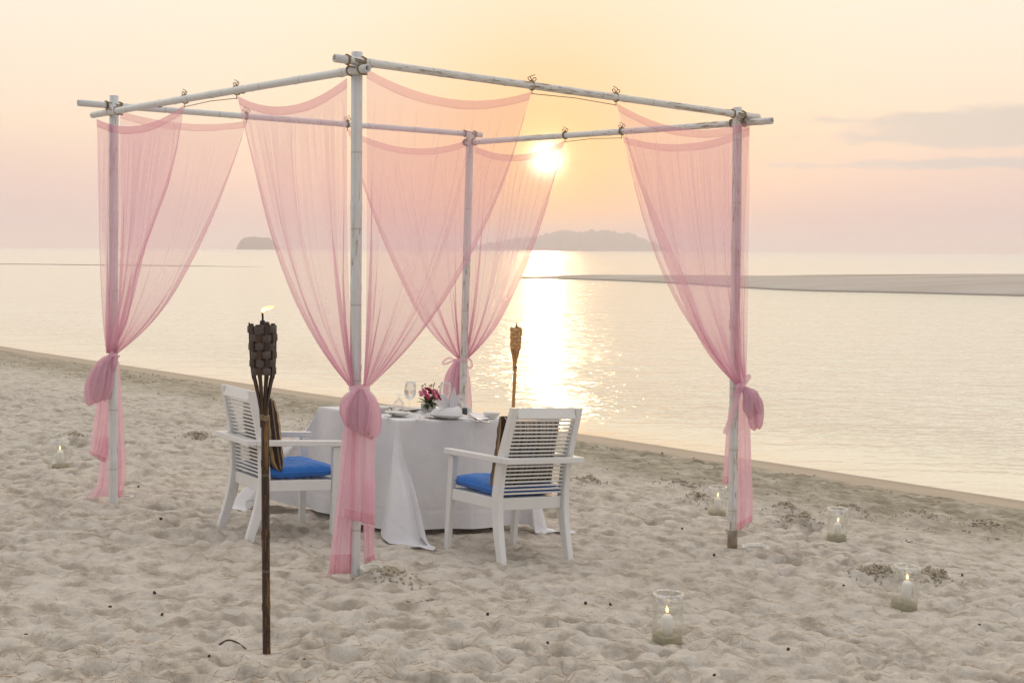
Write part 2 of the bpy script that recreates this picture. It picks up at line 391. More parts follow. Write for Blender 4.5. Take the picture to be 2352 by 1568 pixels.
# white furniture, cloth, cushions
m, n = new_mat('white_paint'); ob = n.n('ShaderNodeTexCoord', out=3)
k = n.range(n.noise(ob, 9.0, 6, .65), .68, .74, 0, .5); g = n.noise(ob, 2.0, 3)
out(n, principled(n, n.mix(k, n.ramp(g, [(.3, (.74, .735, .71)), (.7, (.80, .795, .775))]), (.55, .5, .43)), .42, Normal=n.bump(n.noise(n.scalev(ob, (40, 40, 40)), 1.0, 3), .0008))); M['white'] = m
m, n = new_mat('white_linen'); ob = n.n('ShaderNodeTexCoord', out=3)
wv = n.noise(ob, 260.0, 2); wr = n.noise(ob, 4.0, 4, .55)
df = n.n('ShaderNodeBsdfDiffuse', {'Color': n.ramp(wr, [(.3, (.79, .79, .81)), (.7, (.86, .86, .875))]), 'Normal': n.bump(n.m('ADD', n.m('MULTIPLY', wv, .03), wr), .006)})
trl = n.n('ShaderNodeBsdfTranslucent', {'Color': (.8, .72, .66)})
out(n, n.n('ShaderNodeMixShader', {0: .13, 1: df, 2: trl})); M['linen'] = m
m, n = new_mat('tablecloth_linen'); ob = n.n('ShaderNodeTexCoord', out=3); uu_, vv_, _ = n.xyz(n.n('ShaderNodeTexCoord', out=2))
def crease(c_): return n.range(n.m('ABSOLUTE', n.m('SUBTRACT', n.m('FRACT', n.m('ADD', n.m('DIVIDE', c_, .57), .36)), .5)), .0, .045, 1.0, 0.0)
cr_ = n.m('MAXIMUM', crease(uu_), crease(vv_)); wr = n.noise(ob, 5.0, 5, .6)
df = n.n('ShaderNodeBsdfDiffuse', {'Color': n.ramp(wr, [(.3, (.78, .78, .80)), (.7, (.86, .86, .875))]), 'Normal': n.bump(n.m('ADD', n.m('MULTIPLY', cr_, .16), wr), .012)})
out(n, n.n('ShaderNodeMixShader', {0: .13, 1: df, 2: n.n('ShaderNodeBsdfTranslucent', {'Color': (.8, .72, .66)})})); M['tablecloth'] = m
M['blue'] = simple('blue_cotton', (.020, .165, .56), .85, .12, 5, .003, 200, Sheen_Weight=.2)
m, n = new_mat('striped_cloth'); ob = n.n('ShaderNodeTexCoord', out=2); u, v, _ = n.xyz(ob)
fr = n.m('FRACT', n.m('ADD', n.m('MULTIPLY', u, 3.6), .62))
st = n.ramp(fr, [(0, (.44, .30, .13)), (.13, (.03, .016, .014)), (.24, (.55, .48, .40)), (.29, (.13, .095, .085)), (.46, (.03, .016, .014)), (.54, (.44, .30, .13)),
                 (.66, (.02, .01, .01)), (.86, (.52, .45, .36)), (.92, (.03, .016, .014))], 'CONSTANT')
out(n, principled(n, n.mix(n.range(n.noise(n.n('ShaderNodeTexCoord', out=3), 40, 3), .3, .7, 0, .2), st, (.1, .07, .05)), .9)); M['stripe'] = m
# glass: thin walls
def glass(name, tint, rmin=.015, rmax=.55):
    m, n = new_mat(name); fr = n.n('ShaderNodeFresnel', {'IOR': 1.5})
    out(n, n.n('ShaderNodeMixShader', {0: n.m('MINIMUM', n.m('ADD', fr, rmin), rmax), 1: n.n('ShaderNodeBsdfTransparent', {'Color': tint}), 2: n.n('ShaderNodeBsdfGlossy', {'Color': (1, 1, 1), 'Roughness': .03})})); return m
M['glass'] = glass('clear_glass', (.972, .982, .974), .02, .6); M['wineglass'] = glass('wine_glass', (.97, .97, .965))
M['glass_base'] = glass('green_glass', (.35, .75, .62)); 
m, n = new_mat('film'); ob = n.n('ShaderNodeTexCoord', out=3)
fr = n.n('ShaderNodeFresnel', {'IOR': 1.5}); bp = n.bump(n.noise(ob, 45, 3), .01)
out(n, n.n('ShaderNodeMixShader', {0: .42, 1: n.n('ShaderNodeBsdfTransparent'), 2: n.n('ShaderNodeBsdfGlossy', {'Roughness': .15, 'Normal': bp})})); M['film'] = m
m, n = new_mat('water_in_glass'); out(n, n.n('ShaderNodeBsdfGlass', {'IOR': 1.33, 'Roughness': 0.0, 'Color': (.93, .95, .95)})); M['water'] = m
M['wax'] = simple('white_wax', (.90, .88, .83), .5, .02, 20, Subsurface_Weight=.7, Subsurface_Radius=(1.0, .9, .7), Subsurface_Scale=.03)
M['wick'] = simple('wick', (.02, .016, .012), .9)
M['jar_sand'] = simple('jar_sand', (.60, .53, .36), .95, .12, 80, .002, 400)
m, n = new_mat('flame'); ob = n.n('ShaderNodeTexCoord', out=0); _, _, z_ = n.xyz(ob)
out(n, n.n('ShaderNodeEmission', {'Color': n.ramp(z_, [(0, (1, .35, .08)), (.4, (1, .75, .35)), (1, (1, .45, .12))]), 'Strength': 2.2})); M['flame'] = m
M['porcelain'] = simple('porcelain', (.76, .745, .70), .18, .02, 5)
M['steel'] = simple('cutlery_steel', (.72, .71, .70), .16, .03, 5, Metallic=1.0)
M['tin'] = simple('dark_tin', (.05, .04, .04), .5, .2, 20, Metallic=.6)
M['weave'] = simple('woven_strip', (.085, .062, .055), .62, .35, 25, .003, 90)
M['weave_honey'] = simple('woven_strip_honey', (.58, .34, .16), .65, .25, 25, .003, 90)
M['darkwood'] = simple('dark_wood', (.03, .025, .022), .6, .2, 10)
M['pot'] = simple('grey_pot', (.46, .45, .44), .6, .08, 30)
M['rose'] = simple('magenta_petal', (.62, .03, .16), .6, .2, 30); M['rosep'] = simple('pink_petal', (.86, .30, .44), .6, .15, 30)
M['daisy'] = simple('white_petal', (.85, .84, .8), .6); M['yolk'] = simple('yellow_centre', (.75, .45, .03), .8)
M['leaf'] = simple('green_leaf', (.07, .12, .03), .5, .35, 20); M['bud'] = simple('brown_bud', (.17, .11, .06), .8, .3, 30)
M['folder'] = simple('grey_folder', (.38, .37, .36), .5); M['folder_dark'] = simple('dark_edge', (.05, .045, .05), .5); M['paper'] = simple('white_paper', (.8, .79, .8), .7)
M['needle'] = simple('dry_needle', (.36, .24, .14), .9, .5, 9); M['cone'] = simple('dark_cone', (.085, .045, .03), .9, .3, 80, .004, 200)
M['forest'] = simple('far_forest', (.045, .07, .04), .95, .4, .05)
M['clod'] = simple('moist_clod', (.40, .345, .26), .95, .25, 30, .003, 120)
M['bar_sand'] = None
m, n = new_mat('sandbar_sand'); pos = n.n('ShaderNodeNewGeometry', out=0)
a = n.noise(n.scalev(pos, (.03, .16, 0.0)), 1.0, 5, .6); z_ = n.xyz(pos)[2]
cc = n.ramp(a, [(.33, (.34, .275, .20)), (.5, (.46, .40, .34)), (.68, (.52, .47, .43))])
out(n, principled(n, n.mix(n.range(z_, SEA + .02, SEA + .16), (.20, .175, .145), cc), .9)); M['bar_sand'] = m

# ================================================================== the setting
def axis_lines(core0, core1, step, lo, hi, grow=1.12, cap=9.0):
    mid = list(np.arange(core0, core1, step)); st = step; v = core1; up = []
    while v < hi: up.append(v); st = min(st * grow, cap); v += st
    st = step; v = core0; dn_ = []
    while v > lo: st = min(st * grow, cap); v -= st; dn_.append(v)
    return np.array(dn_[::-1] + mid + up)
def fast_mesh(name, X, Y, Z):
    ny, nx = X.shape; me = bpy.data.meshes.new(name); nv = nx * ny
    q = grid_faces(ny, nx); nf = len(q)
    me.vertices.add(nv); me.vertices.foreach_set('co', np.stack([X, Y, Z], -1).astype(np.float32).ravel())
    me.loops.add(nf * 4); me.loops.foreach_set('vertex_index', q.astype(np.int32).ravel())
    me.polygons.add(nf); me.polygons.foreach_set('loop_start', np.arange(0, nf * 4, 4, dtype=np.int32))
    me.polygons.foreach_set('loop_total', np.full(nf, 4, np.int32)); me.polygons.foreach_set('use_smooth', np.ones(nf, bool))
    me.update(calc_edges=True); return me
xs = axis_lines(-4.4, 4.4, .0165, -180, 190, 1.025)
ys = [5.0]
while ys[-1] < 20: ys.append(ys[-1] + .0021 * ys[-1])
st = .0021 * 20
while ys[-1] < 260: st = min(st * 1.06, 12); ys.append(ys[-1] + st)
lo = []; v = 5.0; st = .0105
while v > -70: st = min(st * 1.12, 6); v -= st; lo.append(v)
ys = np.array(lo[::-1] + ys)
GX, GY = np.meshgrid(xs, ys)
GZ = ground_z(GX, GY)
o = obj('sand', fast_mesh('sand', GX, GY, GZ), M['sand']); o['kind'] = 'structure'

FAR = 22000.0
o = obj('sea', mesh('sea', [(-FAR, -60, SEA), (FAR, -60, SEA), (FAR, FAR, SEA), (-FAR, FAR, SEA)], [(0, 1, 2, 3)]), M['sea']); o['kind'] = 'structure'

def islet(name, x0, x1, dist, prof, deep, kind_mat, seed, rough):
    """hill whose crest follows prof (pixel rise above the horizon along x)"""
    nx, ny = 150, 26; V = []
    for j in range(ny):
        b = j / (ny - 1) * 2 - 1
        for i in range(nx):
            u = i / (nx - 1); pxx = x0 + (x1 - x0) * u
            rise = np.interp(u, [p[0] for p in prof], [p[1] for p in prof])
            hgt = (rise / F * dist + 2.6) * max(0, 1 - b * b) ** .75
            X = (pxx - CX) / F * dist; Yy = dist + b * deep * (.35 + .65 * math.sqrt(max(0, 1 - (2 * u - 1) ** 2)))
            nz = float(fbm(np.array([X * .06 + seed]), np.array([Yy * .06]), seed, 3)[0]) * rough * min(1, hgt / 12)
            V.append((X, Yy, SEA - .5 + hgt + nz))
    o = obj(name, mesh(name, V, grid_faces(ny, nx)), kind_mat); o['kind'] = 'structure'; return o
islet('island', 547, 640, 3000.0, [(0, 0), (.03, 10), (.10, 20), (.22, 26), (.38, 27), (.5, 24), (.62, 24), (.72, 26), (.85, 18), (.93, 8), (1, 0)], 60, M['forest'], 3, 3.0)
islet('hill', 1080, 1535, 4200.0, [(0, 0), (.1, 12), (.25, 22), (.36, 30), (.44, 41), (.49, 43), (.54, 38), (.6, 42), (.68, 41), (.75, 38), (.82, 34), (.9, 18), (1, 0)], 260, M['forest'], 8, 20.0)

def bank(name, near, back_depth, height):
    """low sand bank: near edge from pixels on the water, rising gently away from it"""
    P = np.array([atz(x, y, SEA) for x, y in near]); P = spline(P, 60); nv = 22; V = []
    for i, p in enumerate(P):
        u = i / (len(P) - 1)
        for j in range(nv):
            b = j / (nv - 1); dd = np.interp(u, [0, .2, .5, 1], back_depth)
            hgt = np.interp(u, [0, .15, .5, 1], height) * math.sin(math.pi * min(1, b ** .8)) ** .8
            nz = .05 * float(fbm(np.array([p[0] * .15]), np.array([b * 4.0]), 5, 3)[0]) * min(1, hgt * 3)
            V.append((p[0] + b * dd * p[0] / p[1] * .6, p[1] + b * dd, SEA - .03 + hgt + nz))
    o = obj(name, mesh(name, V, grid_faces(len(P), nv)), M['bar_sand']); o['kind'] = 'structure'
bank('sandbar', [(1195, 640), (1350, 643), (1560, 652), (1800, 667), (2080, 674), (2352, 681), (2700, 690), (3300, 700)], [9, 22, 45, 60], [.10, .32, .8, 1.25])
bank('shoal', [(-420, 606), (0, 607), (180, 609), (400, 611), (560, 613), (700, 615)], [6, 5, 6, 4], [.0, .11, .11, .0])

# hazy air over the whole bay
HZ = 64.0
bm = bmesh.new(); bmesh.ops.create_cube(bm, size=1.0)
me = bpy.data.meshes.new('haze'); bm.to_mesh(me); bm.free()
o = bpy.data.objects.new('haze', me); COL.objects.link(o); o['kind'] = 'stuff'; o['label'] = 'pale warm haze hanging over the bay'
o.location = (0, 11000, (HZ - 8) / 2); o.scale = (46000, 23000, HZ + 8)
m, n = new_mat('haze'); n.n('ShaderNodeOutputMaterial', {'Volume': n.n('ShaderNodeVolumePrincipled', {'Color': (.94, .82, .835), 'Density': .00037, 'Anisotropy': .45})})
me.materials.append(m)

# ================================================================== pavilion
yF, yL, yR = (ground(815, 1322), ground(260, 1160), ground(1682, 1258))
pB = yL + yR - yF; pB[2] = smooth_z(pB[0], pB[1])
YF, YL, YR, YB = yF[1], yL[1], yR[1], pB[1]
CORNER = {'F': (yF, at(820, 120, YF)), 'L': (yL, at(262, 220, YL)), 'R': (yR, at(1694, 247, YR)), 'B': (pB, at(1080, 306, YB))}
def bamboo_geo(a, b, r, gap=.40, bend=0.0, hollow=.72, n=16):
    a, b = np.asarray(a, float), np.asarray(b, float); L = np.linalg.norm(b - a); zs = [0.0]; rs = [r]
    k = gap / 2
    while k < L - .03:
        for dz, dr in ((-.02, 0), (-.008, .0022), (-.002, .0012), (.004, .0026), (.02, 0)): zs.append(k + dz); rs.append(r * (1 + .02 * math.sin(k * 9)) + dr)
        k += gap
    zs.append(L); rs.append(r); zs = np.array(zs)
    sd, _ = frame(b - a)
    P = a + (b - a) * (zs / L)[:, None] + sd * (bend * np.sin(math.pi * zs / L))[:, None]
    return tube(P, rs, n, True, hollow=hollow)
cen = (yF + yL + yR + pB) / 4
pav = thing('bamboo_pavilion', 'white painted bamboo pavilion frame of four posts and roof poles on the beach', 'pavilion', cen)
for k, (bs, tp_) in CORNER.items():
    dv = (bs - tp_) / np.linalg.norm(bs - tp_)
    o = part('post', bamboo_geo(bs + dv * .35, tp_, .030, .42, {'R': .003}.get(k, .004)), M['bamboo_worn' if k in 'BR' else 'bamboo'], pav, True)
o = part('bare_foot', tube([yR + (yR - CORNER['R'][1]) * .01, yR + (CORNER['R'][1] - yR) * .042], .0330, 16), M['foot'], pav, True)
BEAMS = {}
def beam(key, p0, y0, p1, y1, e0, e1, mat, bend):
    a, b = at(*p0, y0), at(*p1, y1)
    def t_for(pxx):
        lo_, hi_ = -.5, 1.5
        for _ in range(50):
            mid = (lo_ + hi_) / 2; q = a + (b - a) * mid; v = CAM_R.T @ (q - CAM_P); x = CX + F * v[0] / -v[2]
            if (x < pxx) == (p1[0] > p0[0]): lo_ = mid
            else: hi_ = mid
        return lo_
    A, B = a + (b - a) * t_for(e0), a + (b - a) * t_for(e1)
    part('roof_pole', bamboo_geo(A, B, .0215, .44, bend, .7, 14), M[mat], pav, True)
    BEAMS[key] = lambda pxx: a + (b - a) * t_for(pxx)
beam('FL', (820, 161), YF - .058, (262, 256), YL - .058, 845, 213, 'bamboo', .01)
beam('FR', (820, 141), YF - .054, (1694, 263), YR - .060, 768, 1742, 'bamboo_worn', -.006)
beam('BL', (262, 243), YL + .058, (1080, 308), YB + .060, 179, 1106, 'bamboo', .008)
beam('BR', (1080, 327), YB - .056, (1696, 283), YR + .058, 1066, 1773, 'bamboo_worn', .006)
def coil(c, axis, r, turns, pitch, wob=.003, n=14):
    axis = np.asarray(axis, float); axis /= np.linalg.norm(axis); a, b = frame(axis); ts = np.linspace(0, turns, int(turns * n))
    return [c + axis * ((t - turns / 2) * pitch) + (r + wob * math.sin(t * 7.3)) * (math.cos(t * 6.2832) * a + math.sin(t * 6.2832) * b) for t in ts]
# rope lashings at the corners
for k, keys in (('F', ('FL', 'FR')), ('L', ('FL', 'BL')), ('R', ('FR', 'BR')), ('B', ('BL', 'BR'))):
    geo = []
    for key in keys:
        pxx = {'F': 818, 'L': 262, 'R': 1696, 'B': 1080}[k]
        c = BEAMS[key](pxx); ax = BEAMS[key](pxx + 20) - c
        post = CORNER[k][1] + (CORNER[k][0] - CORNER[k][1]) * .03
        side_ = -1 if (k == 'F' and key == 'FL') or (k in 'R' and key == 'FR') else 1
        for off in (-.05, .045):
            cc = c + ax / np.linalg.norm(ax) * off
            geo.append(tube(coil(cc, ax, .0252, 2.4, .008), .0034, 6))
        geo.append(tube(coil((c + np.array([post[0], post[1], c[2]])) / 2, (.25, .1, 1), .054, 1.3, .010, .004), .0034, 6))
    part('rope_lashing', join(*geo), M['rope'], pav, True)
# strings that tie the curtain corners to the poles, and the line strung between them
def string_tie(key, pxx, flip=1):
    c = BEAMS[key](pxx); ax = BEAMS[key](pxx + 10) - c; ax /= np.linalg.norm(ax); top = c + np.array([0, 0, .03]); g = [tube(coil(c, ax, .0255, 2.3, .007, .002), .0032, 6)]
    for sg in (-1, 1):
        lp = spline([top, top + ax * sg * .016 + (0, 0, .018), top + ax * sg * .030 + (0, -.006, .010), top + ax * sg * .018 + (0, 0, -.002), top], 14); g.append(tube(lp, .0026, 5))
    g.append(tube(spline([top, top + ax * .012 * flip + (0, 0, .02), top - ax * .022 * flip + (0, 0, .034)], 8), .0024, 5))
    g.append(tube([c - (0, 0, .024), c - (0, 0, .05)], .0024, 5))
    part('tie_string', join(*g), M['rope'], pav, True)
for key, pxx, fl in (('FL', 424, 1), ('FL', 543, 1), ('FR', 1222, -1), ('FR', 1415, 1), ('BR', 1298, 1), ('BR', 1428, 1), ('BL', 566, 1), ('BL', 798, -1)): string_tie(key, pxx, fl)
for key, p0, p1 in (('FL', 424, 545), ('FR', 1222, 1416), ('BR', 1298, 1428)):
    part('string_line', tube([BEAMS[key](p0) - (0, 0, .045), (BEAMS[key](p0) + BEAMS[key](p1)) / 2 - (0, 0, .036), BEAMS[key](p1) - (0, 0, .045)], .0024, 5), M['rope'], pav, True)
for key, pxx in (('FL', 366), ('FL', 557), ('FL', 785)):
    c = BEAMS[key](pxx); ax = BEAMS[key](pxx + 10) - c; ax /= np.linalg.norm(ax)
    part('tape_band', tube([c - ax * .007, c + ax * .007], .0246, 14), M['tape'], pav, True)

# ================================================================== curtains
# ---- eight sheer panels, two to a post: pleats that run into the tie, free edges folded back
NU, NV = 150, 64
spec = [  # corner, pole, from px, to px, sag m, gather pixel + depth, post side (0 left, 1 right), width of the folded-back edge
    ('L', 'FL', 222, 424, .085, (250, 811, YL - .045), 0, .26), ('L', 'BL', 276, 568, .05, (264, 811, YL - .03), 0, .11),
    ('F', 'FL', 545, 797, .10, (808, 888, YF - .03), 1, .07), ('F', 'FR', 842, 1222, .10, (842, 888, YF - .045), 0, .08),
    ('R', 'FR', 1416, 1722, .10, (1698, 884, YR - .055), 1, .17), ('R', 'BR', 1430, 1722, .08, (1708, 884, YR - .01), 1, .05),
    ('B', 'BL', 797, 1084, .11, (1054, 822, YB + .05), 1, .12), ('B', 'BR', 1090, 1298, .085, (1073, 822, YB + .05), 0, .12)]
def sstep(x): x = np.clip(x, 0, 1); return x * x * (3 - 2 * x)
GATH = []; XC = np.zeros((8, NV, NU, 3)); vv = np.linspace(0, 1, NV)[:, None]
for i, (cn, key, a, b, sag, gp, ps, fb) in enumerate(spec):
    A, B = BEAMS[key](a) - (0, 0, .032), BEAMS[key](b) - (0, 0, .032); rs = np.random.default_rng(40 + i)
    nrm = np.cross(B - A, (0, 0, 1)); nrm /= np.linalg.norm(nrm); wd = (B - A) / np.linalg.norm(B - A); G = at(*gp)
    u = np.linspace(0, 1, NU)[None, :] * np.ones((NV, 1))            # 0 at the post, 1 at the free edge
    ue = u.copy(); off = np.zeros_like(u)
    UK = [.03, .10, .20, .42, .74]; WK = [.030, .034, .030, .022, .040]; VK = [.06, .15, .32, .5, .45]
    for k in range(5):                                               # Z-shaped pleats, deeper towards the tie
        uk = UK[k] + rs.uniform(-.03, .07) * (1 if k else .3); wk = WK[k] * rs.uniform(.7, 1.5); vk = np.clip(VK[k] + rs.uniform(-.12, .2), .02, .8); Ak = rs.uniform(1.6, 3.0)
        q = (u - uk - .05 * np.sin(vv * 2.2 + k) * (vv - .5)) / wk
        st = sstep((vv - vk) / (1.02 - vk)) ** .7
        ue += -Ak * st * wk * q * np.exp(-q * q); off += (.004 + .016 * st) * np.exp(-q * q * .8) * q * (1 if k % 2 else -1)
    for k in range(9):                                               # creases that gather only near the tie
        uk, wk, vk = rs.uniform(.05, .95), rs.uniform(.012, .024), rs.uniform(.5, .85); q = (u - uk) / wk; st = sstep((vv - vk) / .3)
        off += .007 * st * np.exp(-q * q) * q; ue += -1.9 * st * wk * q * np.exp(-q * q)
    for k in range(24):                                              # faint creases under the hem
        uk, wk = rs.uniform(0, 1), rs.uniform(.008, .02); q = (u - uk - .03 * vv * rs.uniform(-1, 1)) / wk; l_ = rs.uniform(.15, .95)
        off += .006 * sstep(vv / .08) * sstep((l_ - vv) / .15) * np.exp(-q * q) * rs.choice([-1, 1])
    f = fb * sstep(vv / .75) * (1 - .35 * sstep((vv - .6) / .4)) + .004 * np.sin(vv * 9)
    fold = np.clip((u - (1 - 2 * f)) / np.maximum(2 * f, 1e-4), 0, 1); inb = u > 1 - 2 * f
    ue = np.where(inb, ue - np.maximum(0, u - (1 - f)) * 2.0, ue)    # the free edge turns back over itself
    off += np.where(inb, -.020 * np.sin(fold * math.pi * .5) * sstep(vv * 3) * (1 if i % 2 == 0 else -1), 0)
    ue = np.clip(ue, 0, 1.02); uw = ue if ps == 0 else 1 - ue
    top = A + (B - A) * uw[..., None]; top[..., 2] -= sag * 4 * (uw * (1 - uw)).clip(0)
    bot = G + wd * ((uw - .5) * .035)[..., None]; bot[..., 1] += (ue - .5) * .03
    crv = .50 + .10 * (1 - ue); wv_ = crv * vv + (1 - crv) * vv ** (4.2 if i not in (3, 5) else 3.4)
    X = top * (1 - wv_[..., None]) + bot * wv_[..., None]
    X[..., 2] = top[..., 2] + (bot[..., 2] - top[..., 2]) * vv
    belly = .05 * np.sin(math.pi * vv) * np.sin(math.pi * u) * rs.uniform(-.3, 1)
    off += .014 * np.sin(u * 11 + i) * np.sin(math.pi * vv) + .012 * np.sin(u * 23 + 2 * i + vv * 2) * sstep(vv * 1.5)
    amp_ = np.where(vv > .85, 1 - .55 * (vv - .85) / .15, 1)
    X = X + nrm * ((off * amp_ + belly) * sstep(vv * 6))[..., None]
    GATH.append(np.clip(np.linalg.norm(B - A) / (np.linalg.norm((A * (1 - wv_[:, -1:]) + G * wv_[:, -1:]) - (B * (1 - wv_[:, :1]) + G * wv_[:, :1]), axis=1) + .03) / 1.5, 1, 5))
    ax0, ax1 = CORNER[cn]; axd = (ax1 - ax0) / np.linalg.norm(ax1 - ax0)
    q = X - ax0; q = q - axd * (q @ axd)[..., None]; r_ = np.linalg.norm(q, axis=-1, keepdims=True) + 1e-6
    XC[i] = X + q / r_ * np.maximum(0, .036 - r_)
def grid_geo(X, flip=False):
    nv, nu = X.shape[:2]; uvs = np.stack(np.meshgrid(np.linspace(0, 1, nu), np.linspace(0, 1, nv)), -1).reshape(-1, 2)
    return X.reshape(-1, 3), grid_faces(nv, nu), uvs
def subsurf(o, lv=1):
    md = o.modifiers.new('smooth', 'SUBSURF'); md.levels = lv; md.render_levels = lv; return o
CURT = {'F': ('sheer pink curtain gathered into one big round puffed knot over the long hanging tail', yF),
        'L': ('sheer pink curtain tied in a long drooping loop, its tail trailing on the sand', yL),
        'R': ('sheer pink curtain tied in a side bow with a small ribbon loop beside half-buried dish', yR),
        'B': ('sheer pink curtain tied behind the seaward corner post beyond the dining table', pB)}
CT = {k: thing('pink_curtain', lb, 'curtain', ps, group='curtains tied to the pavilion posts') for k, (lb, ps) in CURT.items()}
for i, sp in enumerate(spec):
    c_ = CT[sp[0]]
    pn = part('panel', grid_geo(XC[i]), M['sheer'], c_, True)
    pn.data.attributes.new('gather', 'FLOAT', 'POINT').data.foreach_set('value', np.repeat(GATH[i], NU).astype(np.float32))
    top = XC[i, :4]; dn_ = XC[i, 3] - XC[i, 0]; dn_ = dn_ / np.linalg.norm(dn_, axis=-1, keepdims=True)
    nr = np.cross(XC[i, 0, -1] - XC[i, 0, 0], (0, 0, 1)); nr /= np.linalg.norm(nr)
    rows = []
    hh_ = .050
    for q, (dz, off) in enumerate(((.0, .004), (hh_ * .35, .0055), (hh_ * .7, .005), (hh_, .001), (hh_, -.001), (hh_ * .7, -.005), (hh_ * .35, -.0055), (.0, -.004))):
        wav = .0015 * np.sin(np.arange(NU) * .11 + q)
        rows.append(XC[i, 0] + dn_ * (dz + (wav if 0 < q < 7 else 0) * 1.0)[:, None] if isinstance(dz + wav, np.ndarray) and 0 < q < 7 else XC[i, 0] + dn_ * dz)
        rows[-1] = rows[-1] + nr * off
    hm = part('hem', grid_geo(np.array(rows)), M['hem'], pn, False)
    hm.data.vertices.foreach_set('co', to_local(np.array(rows).reshape(-1, 3), c_).astype(np.float32).ravel()); hm.data.update()

# knots, tails and ribbons
def cloth_strip(rows, pleats, amp, n=34, nr=26, seed=0, belly=0.0):
    """rows: (left px, right px, y left, y right, depth) from top to bottom"""
    Rw = spline(rows, nr); X = np.zeros((nr, n, 3)); uu = np.linspace(0, 1, n); rs = np.random.default_rng(seed); ph = rs.uniform(0, 6, 3)
    for j, (xl, xr, yl, yr, Yd) in enumerate(Rw):
        t = j / (nr - 1)
        for k, q in enumerate(uu):
            skew = q + .035 * math.sin(q * 6.28 * pleats + ph[0] + t * 1.1)
            off = amp * (math.sin(q * 6.283 * pleats + ph[0] + t * .9) + .45 * math.sin(q * 6.283 * pleats * 1.7 + ph[1] - t) + .3 * math.sin(q * 6.283 * pleats * .5 + ph[2])) + belly * math.sin(math.pi * q)
            X[j, k] = at(xl + (xr - xl) * skew, yl + (yr - yl) * q, Yd - off * (.45 + .75 * t))
    return X
def tail(c_, rows, pleats, amp, seed, mat='sheer2', hem=.045, belly=0.0):
    X = cloth_strip(rows, pleats, amp, seed=seed, belly=belly)
    o = subsurf(part('tail', grid_geo(X), M[mat], c_, True))
    if hem:
        k = 3; H = np.concatenate([X[-k:], X[-k:][::-1]], 0); H[:k, :, 1] -= .003; H[k:, :, 1] += .003; H[k - 1, :, 2] -= .001; H[k, :, 2] -= .001
        h = part('hem', grid_geo(H), M['tail_hem'], o); h.data.vertices.foreach_set('co', to_local(H.reshape(-1, 3), c_).astype(np.float32).ravel()); h.data.update()
    return o
def puff(c_, rows, pleats, depth, seed, name='knot', mat='sheer3'):
    """bundle of cloth: rows (centre px, y, half width px, depth)"""
    rs = np.random.default_rng(seed); Rw = spline(rows, 30); n = 72; V = np.zeros((30, n, 3)); ph = rs.uniform(0, 6, 5)
    for j, (xc, yc, hw, Yd) in enumerate(Rw):
        t = j / 29.0; hw = max(hw, 1.0)
        for k in range(n):
            q = 2 * math.pi * k / n
            f = 1 + .13 * math.sin(pleats * q + ph[0] + 1.6 * t) + .07 * math.sin((pleats * 2 + 1) * q + ph[1] - 2.2 * t) + .05 * math.sin(3 * q + ph[2] + 4 * t) + .03 * math.sin(13 * q + ph[3])
            cr = -abs(math.sin(pleats * .5 * q + ph[4] + .8 * t)) ** 4 * .30
            f += cr
            V[j, k] = at(xc + hw * f * math.cos(q), yc + hw * .12 * math.sin(2 * q + ph[0]), Yd + hw / F * Yd * depth * f * math.sin(q))
    o = part(name, (V.reshape(-1, 3), grid_faces(30, n, True)), M[mat], c_, True); return subsurf(o)
def bunch(c_, tie, lobes, Y0, seed, deep=1.0):
    """gathered cloth: lobes (belly px, belly y, tip px, tip y, half width px, depth shift m) that all start at the tie"""
    geo = []; rs = np.random.default_rng(seed)
    for (bx, by, tx, ty, hw, dz_) in lobes:
        m_, n_ = 26, 44; ph = rs.uniform(0, 6, 4); C_ = spline([(tie[0], tie[1] - 8), tie, ((tie[0] + bx * 2) / 3, (tie[1] * 1.2 + by) / 2.2), (bx, by), ((bx + tx) / 2, by + (ty - by) * .62), (tx, ty)], m_); V = np.zeros((m_, n_, 3))
        for j in range(m_):
            t = j / (m_ - 1); w_ = hw * np.interp(t, [0, .16, .30, .5, .72, .88, .96, 1], [.30, .26, .62, 1.0, 1.06, .8, .45, .04])
            for k in range(n_):
                q = 2 * math.pi * k / n_
                f = 1 + .10 * math.sin(3 * q + ph[0] + 2 * t) - .30 * abs(math.sin(2.5 * q + ph[1] + 1.2 * t)) ** 5 + .15 * (1 - t) ** 1.2 * math.sin(8 * q + ph[2] + t) + .05 * math.sin(9 * q + ph[2] - 3 * t) + .035 * math.sin(15 * q + ph[3] + 5 * t)
                V[j, k] = at(C_[j, 0] + w_ * f * math.cos(q), C_[j, 1] + w_ * .10 * math.sin(3 * q + ph[3]), Y0 + dz_ * min(1, t * 2.2) + w_ / F * Y0 * deep * f * math.sin(q))
        geo.append((V.reshape(-1, 3), [list(x) for x in grid_faces(m_, n_, True)]))
    return subsurf(part('knot', join(*geo)[:2], M['sheer3'], c_, True))
def ribbon(c_, pts, w_, name='ribbon', mat='sheer2'):
    P = np.array([at(*p) for p in pts]); P = spline(P, 26); T = np.gradient(P, axis=0); up = np.array([0, -1.0, .25])
    S = np.cross(T, up); S /= np.linalg.norm(S, axis=1, keepdims=True); X = np.stack([P - S * w_, P - up * .004, P + S * w_], 1)
    return subsurf(part(name, grid_geo(X), M[mat], c_, True))
c_ = CT['F']; y0 = YF - .07
bunch(c_, (828, 891), [(797, 940, 806, 984, 19, -.01), (812, 950, 822, 994, 20, -.05), (832, 955, 836, 1003, 21, -.06), (852, 950, 852, 1010, 19, -.045), (862, 955, 862, 1002, 13, -.015), (824, 930, 828, 975, 24, .0)], y0, 3)
